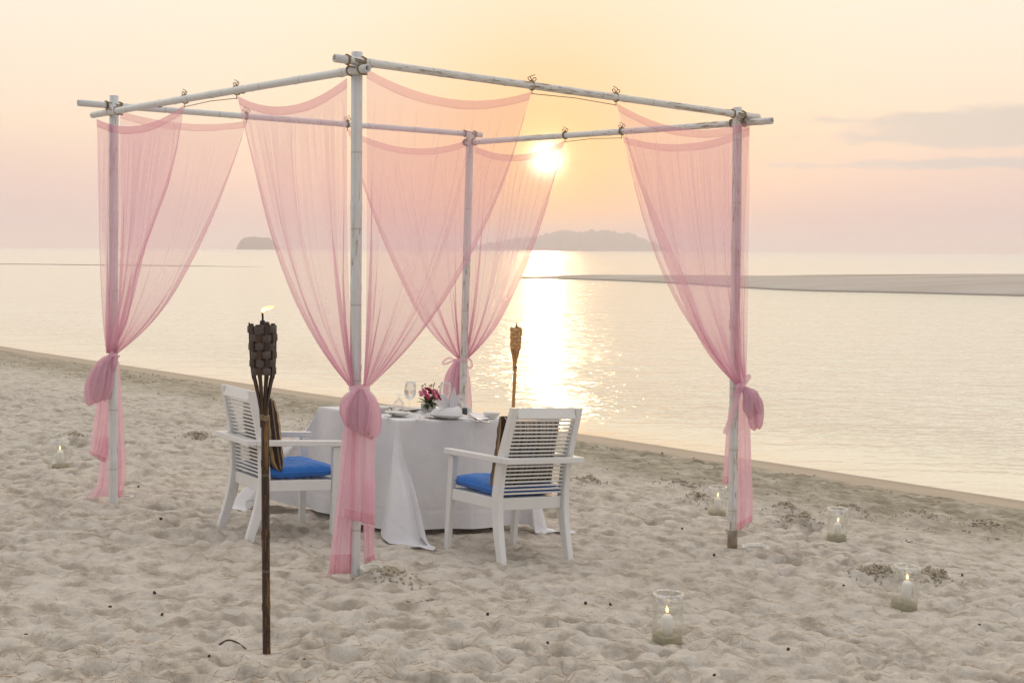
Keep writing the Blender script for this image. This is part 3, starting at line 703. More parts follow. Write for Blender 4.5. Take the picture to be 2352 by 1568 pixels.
for rw, sd in (([(832, 846, 892, 893, y0 - .06), (842, 864, 910, 914, y0 - .125), (848, 876, 940, 946, y0 - .13), (842, 876, 975, 985, y0 - .115), (838, 868, 996, 1006, y0 - .08)], 71), ([(812, 826, 893, 892, y0 - .06), (790, 812, 908, 908, y0 - .10), (780, 800, 930, 940, y0 - .105), (784, 800, 960, 972, y0 - .09), (800, 812, 980, 988, y0 - .06)], 72)):
    subsurf(part('fold', grid_geo(cloth_strip(rw, 1.2, .008, 20, 20, sd)), M['sheer2'], c_, True))
tail(c_, [(806, 850, 955, 955, y0), (797, 860, 1010, 1012, y0), (796, 860, 1050, 1055, y0), (793, 861, 1120, 1130, y0), (789, 862, 1188, 1206, y0)], 2.5, .014, 4, hem=.05, belly=.02)
tail(c_, [(800, 832, 950, 950, y0 + .02), (787, 828, 1000, 1000, y0 + .03), (782, 822, 1060, 1060, y0 + .03), (770, 812, 1180, 1180, y0 + .03), (754, 806, 1318, 1316, y0 + .03)], 2.0, .012, 5, hem=.05)
tail(c_, [(834, 862, 1100, 1100, y0 + .03), (834, 861, 1180, 1180, y0 + .03), (836, 860, 1240, 1235, y0 + .03), (838, 862, 1296, 1282, y0 + .03)], 2.0, .010, 6, hem=.05)
ribbon(c_, [(801, 893, y0 - .02), (815, 890, y0 - .055), (832, 889, y0 - .06), (850, 893, y0 - .02)], .010, 'tie_ribbon')
c_ = CT['L']; y0 = YL - .05
bunch(c_, (256, 814), [(214, 880, 205, 932, 17, .0), (232, 875, 222, 926, 18, -.03), (247, 868, 240, 922, 13, -.015), (224, 866, 214, 915, 17, .03)], y0, 13)
puff(c_, [(262, 815, 9, y0), (262, 830, 12, y0 - .01), (258, 848, 9, y0), (257, 860, 3, y0)], 3, .8, 14, 'knot')
yt = YL + .05
tail(c_, [(226, 262, 905, 905, yt), (218, 260, 960, 965, yt), (209, 258, 1015, 1020, yt), (205, 240, 1040, 1062, yt)], 2.5, .018, 14)
tail(c_, [(232, 262, 1000, 1000, yt + .03), (229, 262, 1070, 1070, yt + .03), (222, 262, 1115, 1118, yt + .02), (203, 264, 1141, 1141, yt - .03)], 2.0, .014, 15, hem=0)
tail(c_, [(258, 274, 830, 830, yt), (262, 280, 920, 920, yt), (264, 286, 1020, 1020, yt), (264, 289, 1090, 1090, yt), (262, 280, 1143, 1141, yt)], 1.5, .012, 16)
ribbon(c_, [(247, 818, y0 - .01), (258, 815, y0 - .05), (273, 818, y0 + .02), (270, 819, y0 + .09)], .011, 'tie_ribbon')
ribbon(c_, [(255, 818, y0 - .03), (238, 822, y0 - .06), (222, 836, y0 - .05), (218, 846, y0 - .04), (232, 838, y0 - .06), (254, 820, y0 - .05)], .010)
c_ = CT['R']; y0 = YR - .03
bunch(c_, (1705, 886), [(1731, 905, 1746, 952, 14, -.03), (1722, 920, 1722, 962, 12, -.045), (1741, 925, 1744, 986, 13, -.01), (1728, 945, 1732, 989, 12, .01), (1718, 905, 1714, 950, 10, -.02)], y0, 23)
puff(c_, [(1700, 880, 7, y0 - .03), (1698, 890, 9, y0 - .05), (1696, 903, 6, y0 - .04), (1696, 908, 2, y0 - .03)], 3, .9, 24, 'knot')
yt = YR + .045
tail(c_, [(1690, 1716, 900, 900, yt), (1688, 1722, 980, 980, yt), (1687, 1725, 1080, 1078, yt), (1688, 1728, 1160, 1150, yt), (1686, 1727, 1226, 1196, yt)], 2.0, .016, 25)
tail(c_, [(1676, 1692, 915, 915, yt + .03), (1668, 1692, 1000, 1000, yt + .03), (1660, 1690, 1112, 1108, yt + .03)], 1.5, .012, 26)
ribbon(c_, [(1701, 890, y0 - .05), (1690, 925, y0 - .075), (1677, 965, y0 - .07), (1665, 996, y0 - .06)], .017)
ribbon(c_, [(1702, 888, y0 - .05), (1712, 880, y0 - .07), (1722, 866, y0 - .06), (1719, 862, y0 - .05), (1710, 870, y0 - .05), (1703, 886, y0 - .05)], .009)
ribbon(c_, [(1674, 905, y0 + .05), (1682, 906, y0 - .035), (1695, 903, y0 - .035), (1702, 897, y0)], .008, 'tie_ribbon')
c_ = CT['B']; y0 = YB + .06
bunch(c_, (1055, 823), [(1034, 880, 1032, 935, 13, .0), (1044, 885, 1044, 940, 12, -.02), (1052, 880, 1050, 938, 9, .02)], y0, 33)
tail(c_, [(1046, 1072, 825, 825, y0 + .02), (1046, 1080, 880, 880, y0 + .02), (1044, 1084, 950, 950, y0 + .02), (1040, 1084, 1090, 1085, y0 + .02)], 2.0, .015, 34)
ribbon(c_, [(1040, 829, y0 - .1), (1060, 826, y0 - .14), (1074, 826, y0 - .1)], .012, 'tie_ribbon')
ribbon(c_, [(1048, 826, y0 - .03), (1030, 822, y0 - .05), (1017, 832, y0 - .04), (1022, 836, y0 - .04), (1036, 830, y0 - .04), (1048, 826, y0 - .03)], .009)
ribbon(c_, [(1068, 826, y0 - .05), (1078, 824, y0 - .07), (1084, 838, y0 - .06), (1078, 845, y0 - .05), (1070, 838, y0 - .05), (1068, 828, y0 - .05)], .010)

# ================================================================== table and tablecloth
def slope_frame(c, fwd):
    """axes of something standing on the sloping beach at c, facing fwd"""
    e = .4; n_ = np.array([-(smooth_z(c[0] + e, c[1]) - smooth_z(c[0] - e, c[1])) / (2 * e), -(smooth_z(c[0], c[1] + e) - smooth_z(c[0], c[1] - e)) / (2 * e), 1.0]); n_ /= np.linalg.norm(n_)
    f_ = np.array([fwd[0], fwd[1], 0.0]); f_ -= n_ * (f_ @ n_); f_ /= np.linalg.norm(f_); r_ = np.cross(f_, n_)
    return Matrix(((r_[0], f_[0], n_[0]), (r_[1], f_[1], n_[1]), (r_[2], f_[2], n_[2])))
HT = .735
def table_pt(px, py, h=HT):                          # pixel to a point h above the smooth beach
    q = ray(px, py); lo_, hi_ = 2.0, 30.0
    for _ in range(50):
        mid = (lo_ + hi_) / 2; p = CAM_P + q * mid
        if p[2] > float(smooth_z(p[0], p[1])) + h: lo_ = mid
        else: hi_ = mid
    return CAM_P + q * lo_
TN, TL = table_pt(900, 967), table_pt(719, 935)
e2 = (TL - TN)[:2]; TS = np.linalg.norm(e2); e2 = e2 / TS; e1 = np.array([e2[1], -e2[0]])
if e1[0] < 0: e1 = -e1
tc2 = TN[:2] + (e1 + e2) * TS / 2; tz = float(smooth_z(*tc2))
TR_ = slope_frame(tc2, e2); TLOC = np.array([tc2[0], tc2[1], tz]); TA = TS / 2
tbl = thing('dining_table', 'square dark wooden dining table hidden under the long white cloth', 'table', TLOC, TR_)
part('table_top', bar((0, -TA + .02, HT - .03), (0, TA - .02, HT - .03), TS - .04, .045, (1, 0, 0)), M['darkwood'], tbl, sharp=30)
for sx_ in (-1, 1):
    for sy_ in (-1, 1):
        part('leg', bar((sx_ * (TA - .10), sy_ * (TA - .10), -.10), (sx_ * (TA - .10), sy_ * (TA - .10), HT - .05), .07, .07, (1, 0, 0)), M['darkwood'], tbl, sharp=30)
DROP = .685; NS_, NK = 26, 48                              # samples along a side and round a corner
def ring_uv(d_):
    o_ = []
    for c_i in range(4):
        ux = np.array([math.cos(c_i * math.pi / 2), math.sin(c_i * math.pi / 2)]); ow = np.array([ux[1], -ux[0]]); h_ = TA + min(d_, 0)
        o_ += [ux * q * h_ + ow * (TA + d_) for q in np.linspace(-1, 1, NS_, endpoint=False)]
        for q in np.linspace(0, 1, NK, endpoint=False):
            psi = q * math.pi / 2; rho = max(d_, 0) / max(math.cos(psi), math.sin(psi)); o_.append((ux + ow) * h_ + ow * rho * math.cos(psi) + ux * rho * math.sin(psi))
    return o_
def cloth_ring(d_, kk):
    """one square ring of the cloth at distance d_ beyond the table edge (negative: on the top)"""
    pts = []; rb = .012
    for c_i in range(4):
        an_ = c_i * math.pi / 2; ux = np.array([math.cos(an_), math.sin(an_), 0]); uy = np.array([-math.sin(an_), math.cos(an_), 0])   # along the side, outwards is -uy
        outw = -uy; h_ = TA if d_ >= 0 else TA + d_
        for q in np.linspace(-1, 1, NS_, endpoint=False):
            if d_ < 0: pts.append(ux * q * h_ + outw * h_ + (0, 0, HT + .004)); continue
            wv__ = (.028 * math.sin(q * 3.1 + c_i * 1.7) + .016 * math.sin(q * 6.3 + 2.1 * c_i) + .006 * math.sin(q * 13 + c_i)) * (d_ / DROP) * (1 - abs(q) ** 4)
            flare = rb * math.sin(min(1, d_ / rb) * 1.57) * .5 + .045 * (d_ / DROP) ** 1.3 + wv__
            sagz = .012 * (1 - q * q) * (d_ / DROP) ** 2
            pts.append(ux * q * h_ + outw * (h_ + flare) + (0, 0, HT + .004 - max(0, d_ - rb * .4) - sagz))
        cor = (ux + outw) * h_; g_ = (ux + outw) / math.sqrt(2); l_ = (ux - outw) / math.sqrt(2)      # l_ from this side towards the next one is -l_... the loop opens both ways
        lean, wid, prot = ((.0, .20, .24), (-.15, .22, .42), (.12, .22, .70), (.26, .17, .38))[c_i]
        for q in np.linspace(0, 1, NK, endpoint=False):
            if d_ < 0: pts.append(cor + (0, 0, HT + .004)); continue
            psi = q * math.pi / 2; rho = d_ / max(math.cos(psi), math.sin(psi)); s1 = math.sin(math.pi * q)
            sd_ = .5 + .5 * float(sstep(d_ / .4)); P_ = sd_ * prot * s1 ** .85 * (1 + .16 * math.sin(q * 15 + c_i) + .10 * math.sin(q * 31)); Q_ = -wid * math.sin(2 * math.pi * q) * (.55 + .45 * s1) + lean * s1 * s1 * (sd_ * 2 - .8)
            base_ = outw * (1 - q) + ux * q
            dr = np.array([0, 0, -1.0]) + g_ * P_ + l_ * Q_ + base_ * .07 * (1 - s1); dr /= np.linalg.norm(dr)
            p = cor + (0, 0, HT + .004) + dr * rho + base_ * rb * .5 * math.sin(min(1, d_ / rb) * 1.57)
            if p[2] < .014:
                ex = .014 - p[2]; p = p + (g_ * .75 + l_ * lean * 1.6) * ex * .9; p[2] = .014 + .010 * (1 + math.sin(q * 23 + ex * 40)) * min(1, ex * 8)
            pts.append(p)
    return pts
ds = list(-TA * np.linspace(1, .02, 10)) + [0, .004, .009, .016] + list(np.linspace(.03, DROP, 34))
XT = np.array([cloth_ring(d_, k) for k, d_ in enumerate(ds)]); NR_ = XT.shape[1]
for _ in range(2):
    Y_ = XT.copy(); Y_[14:-1] = XT[14:-1] * .5 + .125 * (XT[13:-2] + XT[15:] + np.roll(XT, 1, 1)[14:-1] + np.roll(XT, -1, 1)[14:-1]); XT = Y_
tcl = thing('tablecloth', 'long white linen tablecloth draped over square table, corners trailing on the sand', 'tablecloth', TLOC, TR_)
subsurf(part('cloth', (XT.reshape(-1, 3), grid_faces(len(ds), NR_, True), np.array([ring_uv(d_) for d_ in ds]).reshape(-1, 2)), M['tablecloth'], tcl))
hr = np.concatenate([XT[-1], XT[-1, :1]])
part('hem', tube(hr, .0022, 5, False), M['linen'], tcl)

# ================================================================== chairs and cushions
def chair_frame(c, fwd, label):
    rot = slope_frame(c, fwd); z = float(smooth_z(*c)); t = thing('dining_armchair', label, 'chair', (c[0], c[1], z - .012), rot, 'armchairs at the beach dining table'); W = M['white']
    def back_y(zz): return np.interp(zz, [0, .2, .37, .6, .93], [-.315, -.255, -.225, -.245, -.335])
    for sg in (-1, 1):
        zs = np.linspace(-.03, .915, 12); P = np.array([(sg * (.252 - .012 * zz), back_y(zz), zz) for zz in zs]); V = []
        for p_, zz in zip(P, zs):
            a_ = .021; b_ = np.interp(zz, [0, .35, .6, .92], [.024, .034, .03, .02])
            e_ = .004
            for x_, y_ in ((a_ - e_, b_), (-a_ + e_, b_), (-a_, b_ - e_), (-a_, -b_ + e_), (-a_ + e_, -b_), (a_ - e_, -b_), (a_, -b_ + e_), (a_, b_ - e_)): V.append(p_ + (x_, y_, 0))
        part('back_post', (np.array(V), [list(q) for q in grid_faces(12, 8, True)] + [list(range(7, -1, -1)), list(range(88, 96))]), W, t, sharp=30)
        part('front_leg', bar((sg * .252, .235, -.03), (sg * .252, .225, .585), .032, .036, (1, 0, 0), .042, .05), W, t, sharp=30)
        part('armrest', bar((sg * .268, .275, .603), (sg * .268, -.302, .608), .050, .034, (1, 0, 0)), W, t, sharp=30)
        part('side_rail', bar((sg * .25, .205, .348), (sg * .25, -.20, .348), .024, .066, (1, 0, 0)), W, t, sharp=30)
    part('back_arm_board', bar((-.292, -.330, .608), (.292, -.330, .608), .056, .034, (0, 1, 0)), W, t, sharp=30)
    part('front_rail', bar((-.229, .228, .348), (.229, .228, .348), .024, .066, (0, 1, 0)), W, t, sharp=30)
    part('back_rail', bar((-.226, -.225, .345), (.226, -.225, .345), .026, .072, (0, 1, 0)), W, t, sharp=30)
    part('top_rail', bar((-.219, back_y(.882), .882), (.219, back_y(.882), .882), .026, .066, (0, 1, -.28)), W, t, sharp=30)
    sl = mesh('slat', *bar((-.226, 0, 0), (.226, 0, 0), .020, .0105, (0, 1, 0), bev=.002), True); shade_flat_auto(sl, 30); sl.materials.append(W)
    for i in range(20):
        zz = .405 + i * .0228
        obj('slat', sl, None, t, Matrix.Translation((0, back_y(zz), zz)))
    for i in range(7):
        s2 = obj('seat_slat', sl, None, t, Matrix.Translation((0, -.17 + i * .058, .374)) @ Matrix.Diagonal((1.04, 2.1, 1.0, 1)))
    return t, rot
def cushion_geo(w_, d_, h_, n=30, puffp=.42, seed=0):
    rs = np.random.default_rng(seed); V, U = [], []
    for side_ in (1, -1):
        for j in range(n):
            for i in range(n):
                a_, b_ = 2 * i / (n - 1) - 1, 2 * j / (n - 1) - 1
                pf = ((1 - a_ ** 4) * (1 - b_ ** 4)) ** puffp
                pin_ = 1 - .05 * (1 - abs(a_)) * abs(b_) ** 3 - .0
                x_ = a_ * w_ / 2 * (1 - .045 * (1 - b_ * b_) * abs(a_) ** 2); y_ = b_ * d_ / 2 * (1 - .045 * (1 - a_ * a_) * abs(b_) ** 2)
                tu = math.exp(-(a_ * a_ + b_ * b_) / .03); an_ = math.atan2(b_, a_); rr0 = math.hypot(a_, b_); wr = (.007 * math.sin(a_ * 5 + seed) * math.sin(b_ * 4.3 + 1.1 * seed) - .020 * tu * side_ + .0045 * math.sin(an_ * 9 + seed) * math.exp(-((rr0 - .35) / .25) ** 2) * side_ + .004 * math.sin(an_ * 21 + seed) * rr0 ** 3 * side_) * pf
                V.append((x_, y_, side_ * (h_ / 2 * pf + .004) + wr)); U.append((i / (n - 1), j / (n - 1)))
    Fc = [list(q) for q in grid_faces(n, n)] + [list(q[::-1]) for q in grid_faces(n, n, off=n * n)]
    rim = [i for i in range(n)] + [j * n + n - 1 for j in range(1, n)] + [(n - 1) * n + i for i in range(n - 2, -1, -1)] + [j * n for j in range(n - 2, 0, -1)]
    for k in range(len(rim)):
        a_, b_ = rim[k], rim[(k + 1) % len(rim)]; Fc.append([b_, a_, a_ + n * n, b_ + n * n])
    return np.array(V), Fc, U, rim
def cushion(name, label, parent_rot, loc, local, w_, d_, h_, mat, seed, group):
    g_ = cushion_geo(w_, d_, h_, seed=seed)
    mt = Matrix.Translation(Vector(loc)) @ parent_rot.to_4x4() @ local
    t = thing(name, label, 'cushion', mt.to_translation(), mt.to_3x3(), group)
    part('cover', g_[:3], mat, t); rim = np.array([(g_[0][k] + g_[0][k + len(g_[0]) // 2]) / 2 for k in g_[3]]); rim = np.concatenate([rim, rim[:1]])
    part('piping', tube(rim[::2], .005, 6, False), mat, t)
CH = []
for c, fwd, lb, tag_, seed, shift in (((-.038, 7.576), (-.61, .79), 'white slatted armchair on the table side nearer the group of four candle jars', 'armchair nearer the four candle jars', 3, -.012),
                               ((-1.270, 7.79), (.86, .51), 'white slatted armchair standing behind the dark tall bamboo torch', 'armchair behind the dark torch', 8, .03)):
    k = 1.12; q = np.array(c) * k
    t, rot = chair_frame(q, fwd, lb)
    loc = (q[0], q[1], float(smooth_z(*q)) - .012)
    cushion('seat_cushion', 'bright blue puffy seat cushion on the white ' + tag_, rot, loc, Matrix.Translation((0, .02, .425)) @ Matrix.Rotation(R(1.5), 4, 'X'), .49, .47, .085, M['blue'], seed, 'blue seat cushions')
    cushion('back_cushion', 'brown and tan striped cushion leaning in the ' + tag_, rot, loc, Matrix.Translation((shift, -.165, .645)) @ Matrix.Rotation(R(100), 4, 'X') @ Matrix.Rotation(R(2), 4, 'Z'), .45, .44, .11, M['stripe'], seed + 1, 'striped back cushions')

# ================================================================== bamboo torches
def torch(basepx, toppx, Y, label, pole_m, weave_m, lit, sunk=.25):
    b = ground(*basepx) if Y is None else np.array([at(*basepx, Y)[0], Y, 0.0])
    Yd = b[1]; b[2] = gz(b[0], b[1]); tp_ = at(*toppx, Yd); H = np.linalg.norm(tp_ - b); ax = (tp_ - b) / H
    xa = np.cross((0, 1.0, 0), ax); xa /= np.linalg.norm(xa); ya = np.cross(ax, xa)
    rot = Matrix(((xa[0], ya[0], ax[0]), (xa[1], ya[1], ax[1]), (xa[2], ya[2], ax[2])))
    t = thing('bamboo_torch', label, 'torch', b, rot, 'bamboo garden torches')
    split = H - .40; cup0 = H - .205
    g_ = bamboo_geo((0, 0, -sunk), (0.006, 0, split + .03), .0165, .30, .006, .6, 14); part('pole', g_, M[pole_m], t)
    part('binding', tube(coil(np.array([.004, 0, split + .02]), (0, 0, 1), .019, 4, .006, .001), .003, 6), M['rope'], t)
    ns = 10
    for k in range(ns):
        q = 2 * math.pi * k / ns + .2; c_, s_ = math.cos(q), math.sin(q)
        P = [(.012 * c_, .012 * s_, split - .02), (.016 * c_, .016 * s_, split + .06), (.036 * c_, .036 * s_, cup0 - .03), (.045 * c_, .045 * s_, cup0), (.052 * c_, .052 * s_, H - .1), (.054 * c_, .054 * s_, H + .006 * (k % 3))]
        Pp = spline(P, 12); V = []
        for p_, (tw) in zip(Pp, np.linspace(.0042, .0105, 12)):
            for dx, dy in ((-tw, .003), (tw, .003), (tw, -.003), (-tw, -.003)): V.append((p_[0] - s_ * dx + c_ * dy, p_[1] + c_ * dx + s_ * dy, p_[2]))
        part('stave', (np.array(V), [list(x) for x in grid_faces(12, 4, True)] + [[3, 2, 1, 0], [44, 45, 46, 47]]), M[pole_m], t, sharp=40)
    nb_ = 6; bh = .205 / nb_
    for j in range(nb_):
        z0 = cup0 + j * bh; r0 = np.interp(j, [0, nb_ - 1], [.0465, .0545]); n_ = 64; V = []
        for zz, dr in ((z0 + .002, 0), (z0 + .006, .002), (z0 + bh - .006, .002), (z0 + bh - .002, 0), (z0 + bh - .002, -.0025), (z0 + .002, -.0025)):
            for k in range(n_):
                q = 2 * math.pi * k / n_; wv__ = math.cos((q - .2) * ns / 2 + math.pi * j) * .0055
                V.append(((r0 + wv__ + dr) * math.cos(q), (r0 + wv__ + dr) * math.sin(q), zz + .002 * math.sin(q * 3 + j * 2)))
        a_ = grid_faces(6, n_, True); a2 = [[5 * n_ + k, 5 * n_ + (k + 1) % n_, (k + 1) % n_, k] for k in range(n_)]
        part('weave_band', (np.array(V), [list(x) for x in a_] + a2), M[weave_m], t, sharp=50)
    part('oil_can', lathe([(0, H - .17), (.034, H - .17), (.036, H - .02), (.030, H - .004), (.012, H + .004), (.010, H + .02), (0, H + .021)], 20), M['tin'], t, sharp=40)
    part('wick', tube([(0, 0, H), (.001, 0, H + .03), (.0, 0, H + .058)], .0042, 8), M['wick'], t)
    if lit:
        P = spline([(0, 0, H + .052), (.006, 0, H + .066), (.018, 0, H + .070), (.036, 0, H + .074), (.048, -.002, H + .078)], 14)
        part('flame', tube(P, .0075 * np.sin(np.linspace(.5, 3.1, 14)) ** .8 + .0005, 10), M['flame'], t)
    return t
torch((612, 1497), (603, 747), None, 'tall dark mottled bamboo torch with woven black basket planted in open sand', 'bamboo_dark', 'weave', True)
tb = 12.3 * 1.12
torch((1172, 1085), (1186, 753), tb, 'honey coloured bamboo torch with woven basket at the water side of the pavilion', 'bamboo_honey', 'weave_honey', True)

# ================================================================== candle jars
def flame_geo(h_, r_, lean=.15, n=14):
    P = [(lean * h_ * (q ** 2), 0, h_ * q) for q in np.linspace(0, 1, n)]
    return tube(P, [r_ * max(.04, math.sin(math.pi * (q ** .72)) ** .9) for q in np.linspace(0.02, 1, n)], 10)
jar_specs = [((140, 1077), 41, 71, (.5, -1.2), 'clear glass candle jar on sand next to the drooping curtain loop, away from water', .62),
             ((1647, 1185), 42, 72, (0, .5), 'clear glass candle jar standing just behind the post with the pink side bow', .6),
             ((1921, 1241), 47, 78, (1, 1.5), 'clear glass candle jar with green base between dug sand mounds near the wet strip', .58),
             ((2075, 1396), 61, 103, (0, 4.0), 'clear glass candle jar leaning slightly, standing alone in front of a dug hollow', .55),
             ((1532, 1474), 72, 123, (-.5, .8), 'clear glass candle jar standing upright on open sand between armchair and leaning jar', .62)]
CLB = ['jar next to the drooping curtain loop', 'jar right behind the side bow post', 'green based jar between dug mounds', 'leaning jar in front of a dug hollow', 'jar between armchair and leaning jar']
for (bp_, wpx, hpx, tilt, lb, ch), clb in zip(jar_specs, CLB):
    clb = 'lit white pillar candle inside the glass ' + clb
    b = ground(*bp_); zt = gz(b[0], b[1]); b = np.array([b[0], b[1], zt]); dd = b[1]
    r_ = .071; H_ = .245
    rot = (Matrix.Rotation(R(tilt[0]), 3, 'X') @ Matrix.Rotation(R(tilt[1]), 3, 'Y') @ Matrix.Rotation(random.uniform(0, 6), 3, 'Z'))
    t = thing('candle_jar', lb, 'candle jar', b - np.array([0, 0, .012]), rot, 'glass candle jars set out on the sand')
    gl = part('glass_wall', lathe([(r_ - .002, .004), (r_, .010), (r_, H_ - .003), (r_ - .0012, H_)], 56), M['glass'], t)
    part('base', lathe([(0, 0.0), (r_ - .004, 0), (r_ - .0005, .003), (r_ - .0005, .009), (r_ - .006, .0115), (0, .0115)], 48), M['glass_base'], t, sharp=50)
    sh_ = .052
    V, Fc, U = lathe([(r_ - .0042, .0125), (r_ - .0042, sh_), (r_ * .7, sh_ + .006), (.030, sh_ + .004), (0, sh_ + .003)], 40)
    V[:, 2] += np.where(V[:, 2] > .03, .004 * np.sin(V[:, 0] * 60 + bp_[0]) + V[:, 0] * .04, 0); part('sand_fill', (V, Fc, U), M['jar_sand'], t)
    # torn film left round the rim
    n_ = 96; V = []; rs = np.random.default_rng(bp_[0])
    ph = rs.uniform(0, 6, 4)
    for q in range(5):
        for k in range(n_):
            a_ = 2 * math.pi * k / n_; drop = .006 + .024 * max(0, .4 + .6 * math.sin(a_ * 2 + ph[0]) * math.sin(a_ * 5 + ph[1]))
            rad_ = [r_ - .014 - .006 * math.sin(a_ * 3 + ph[2]), r_ - .004, r_ + .0015, r_ + .003 + .002 * math.sin(a_ * 17 + ph[3]), r_ + .004 + .003 * math.sin(a_ * 11)][q]
            zz = [H_ - .001 + .001 * math.sin(a_ * 4), H_ + .0035, H_ + .002, H_ - drop * .5, H_ - drop][q]
            V.append((rad_ * math.cos(a_), rad_ * math.sin(a_), zz))
    part('rim_film', (np.array(V), grid_faces(5, n_, True)), M['film'], t)
    cr, c0, c1 = .0255, sh_ - .01, sh_ + .104 + .010 * math.sin(bp_[0])
    cloc = Vector(b) - Vector((0, 0, .012)) + rot @ Vector((random.uniform(-.006, .006), random.uniform(-.006, .006), 0))
    cd = thing('pillar_candle', clb, 'candle', cloc, rot, 'lit pillar candles in the jars')
    part('wax_body', lathe([(0, c0), (cr, c0), (cr, c1 - .016), (cr * .93, c1 - .010), (cr * .5, c1), (cr * .25, c1 + .002), (0, c1 - .001)], 32), M['wax'], cd)
    part('wick', tube([(0, 0, c1 - .003), (.001, 0, c1 + .008), (.0025, 0, c1 + .012)], .0014, 6), M['wick'], cd)
    g_ = flame_geo(.034, .0068); part('flame', (g_[0] + np.array([.001, 0, c1 + .006]), g_[1]), M['flame'], cd)

# half-buried glass dishes by the post feet
for (px, py), rr_, til, lb in (((1735, 1262), .085, 4, 'clear glass dish sunk in sand at the foot of seaward post'), ((853, 1323), .075, 3, 'clear glass dish sunk in sand at the foot of puffed knot post'), ((285, 1148), .06, 2, 'clear glass dish sunk in sand at the foot of drooping loop post')):
    b = ground(px, py); b[2] = gz(b[0], b[1])
    t = thing('glass_dish', lb, 'dish', b, Matrix.Rotation(R(til), 3, 'X'), 'glass dishes buried by the posts')
    part('bowl', lathe([(0, -.03), (rr_ * .85, -.03), (rr_ * .96, -.01), (rr_, .022), (rr_ + .004, .026), (rr_ + .002, .029), (rr_ - .004, .026), (rr_ * .9, -.004), (0, -.008)], 40), M['glass'], t)
    part('rim', tube([((rr_ + .001) * math.cos(q), (rr_ + .001) * math.sin(q), .028) for q in np.linspace(0, 6.2832, 49)], .0042, 8, False), M['wineglass'], t)

# ================================================================== things on the table
TM = Matrix.Translation(Vector(TLOC)) @ TR_.to_4x4(); TMI = np.array(TM.inverted()); TOP = HT + .0125
def on_table(px, py):
    d_ = TMI[:3, :3] @ ray(px, py); o_ = TMI[:3, :3] @ CAM_P + TMI[:3, 3]
    return o_ + d_ * ((TOP - o_[2]) / d_[2])
def tthing(name, label, cat, px, py, rz=0.0, group=None, dz=0.0):
    p = on_table(px, py); m_ = TM @ Matrix.Translation((p[0], p[1], TOP + dz)) @ Matrix.Rotation(rz, 4, 'Z')
    return thing(name, label, cat, m_.to_translation(), m_.to_3x3(), group)
def xdir(px, py, px2, py2):                           # angle on the table of a pixel direction
    a_, b_ = on_table(px, py), on_table(px2, py2); return math.atan2(b_[1] - a_[1], b_[0] - a_[0])
wine = [(0, 0), (.034, .0), (.035, .002), (.012, .005), (.0042, .012), (.0036, .05), (.0038, .085), (.010, .096), (.026, .108), (.036, .128), (.0385, .150), (.0365, .18), (.0325, .213), (.0315, .213), (.0355, .18), (.0373, .15), (.035, .129), (.025, .110), (.009, .099), (0, .097)]
def wineglass(px, py, lb, fill):
    t = tthing('wine_glass', lb, 'glass', px, py, 0, 'stemmed wine glasses on the table')
    part('bowl', lathe(wine[6:], 40), M['wineglass'], t); part('stem', lathe(wine[3:7], 20), M['wineglass'], t); part('foot', lathe(wine[:4], 32), M['wineglass'], t)
    if fill:
        part('water', lathe([(0, .0985), (.0085, .1005), (.0243, .1115), (.0343, .1300), (.0366, .150), (.0364, .156), (0, .156)], 40), M['water'], t, sharp=60)
wineglass(939, 951, 'tall stemmed glass partly filled with water beside the flower pot', True)
wineglass(1019, 951, 'tall empty stemmed glass standing behind the folded napkin', False)
gob = [(.0395, 0), (.0405, .02), (.039, .045), (.030, .070), (.014, .086), (.006, .094), (.006, .104), (.012, .112), (.027, .117), (.0275, .119), (0, .119)]
def goblet(px, py, lb):
    t = tthing('goblet', lb, 'glass', px, py, 0, 'goblets set upside down')
    part('bowl', lathe(gob[:6], 36), M['wineglass'], t); part('stem', lathe(gob[5:8], 20), M['wineglass'], t); part('foot', lathe(gob[7:], 30), M['wineglass'], t, sharp=50)
goblet(915, 946, 'short stemmed glass turned upside down beside the small side plate'); goblet(1052, 949, 'short stemmed glass turned upside down beside the toothpick pot')
def plate(px, py, r_, lb, cat='plate', deep=.018, group=None, name='plate'):
    t = tthing(name, lb, cat, px, py, 0, group)
    part('dish', lathe([(0, .001), (r_ * .55, .001), (r_ * .60, .0), (r_ * .66, .005), (r_ * .9, deep * .75), (r_, deep), (r_ * 1.005, deep + .002), (r_ * .985, deep + .003), (r_ * .88, deep * .8 + .003), (r_ * .62, .010), (r_ * .5, .007), (0, .007)], 48), M['porcelain'], t); return t
plate(1024, 959, .128, 'large white dinner plate under the lotus folded napkin', deep=.021)
plate(914, 954, .087, 'small white side plate with ceramic spoon beside upturned goblet', deep=.022)
plate(868, 944, .075, 'small white bowl half hidden by the puffed pink knot', 'bowl', .03, name='bowl')
plate(1128, 959, .06, 'small white bowl beside the striped chair cushion', 'bowl', .032, name='bowl')
t = tthing('ceramic_spoon', 'white ceramic spoon lying in the small side plate', 'spoon', 916, 953, xdir(905, 953, 935, 953), dz=.020)
V = []
for i in range(16):
    q = i / 15
    wd_ = np.interp(q, [0, .15, .4, .55, 1], [.004, .019, .020, .009, .007]); zc = np.interp(q, [0, .1, .3, .5, 1], [.012, .003, .002, .012, .004]) + .004
    for k in range(7):
        a_ = k / 3 - 1; V.append((-.055 + q * .12, a_ * wd_, zc + abs(a_) ** 2 * wd_ * .6))
so = part('body', (np.array(V), grid_faces(16, 7)), M['porcelain'], t); sm = so.modifiers.new('thick', 'SOLIDIFY'); sm.thickness = .003; subsurf(so)
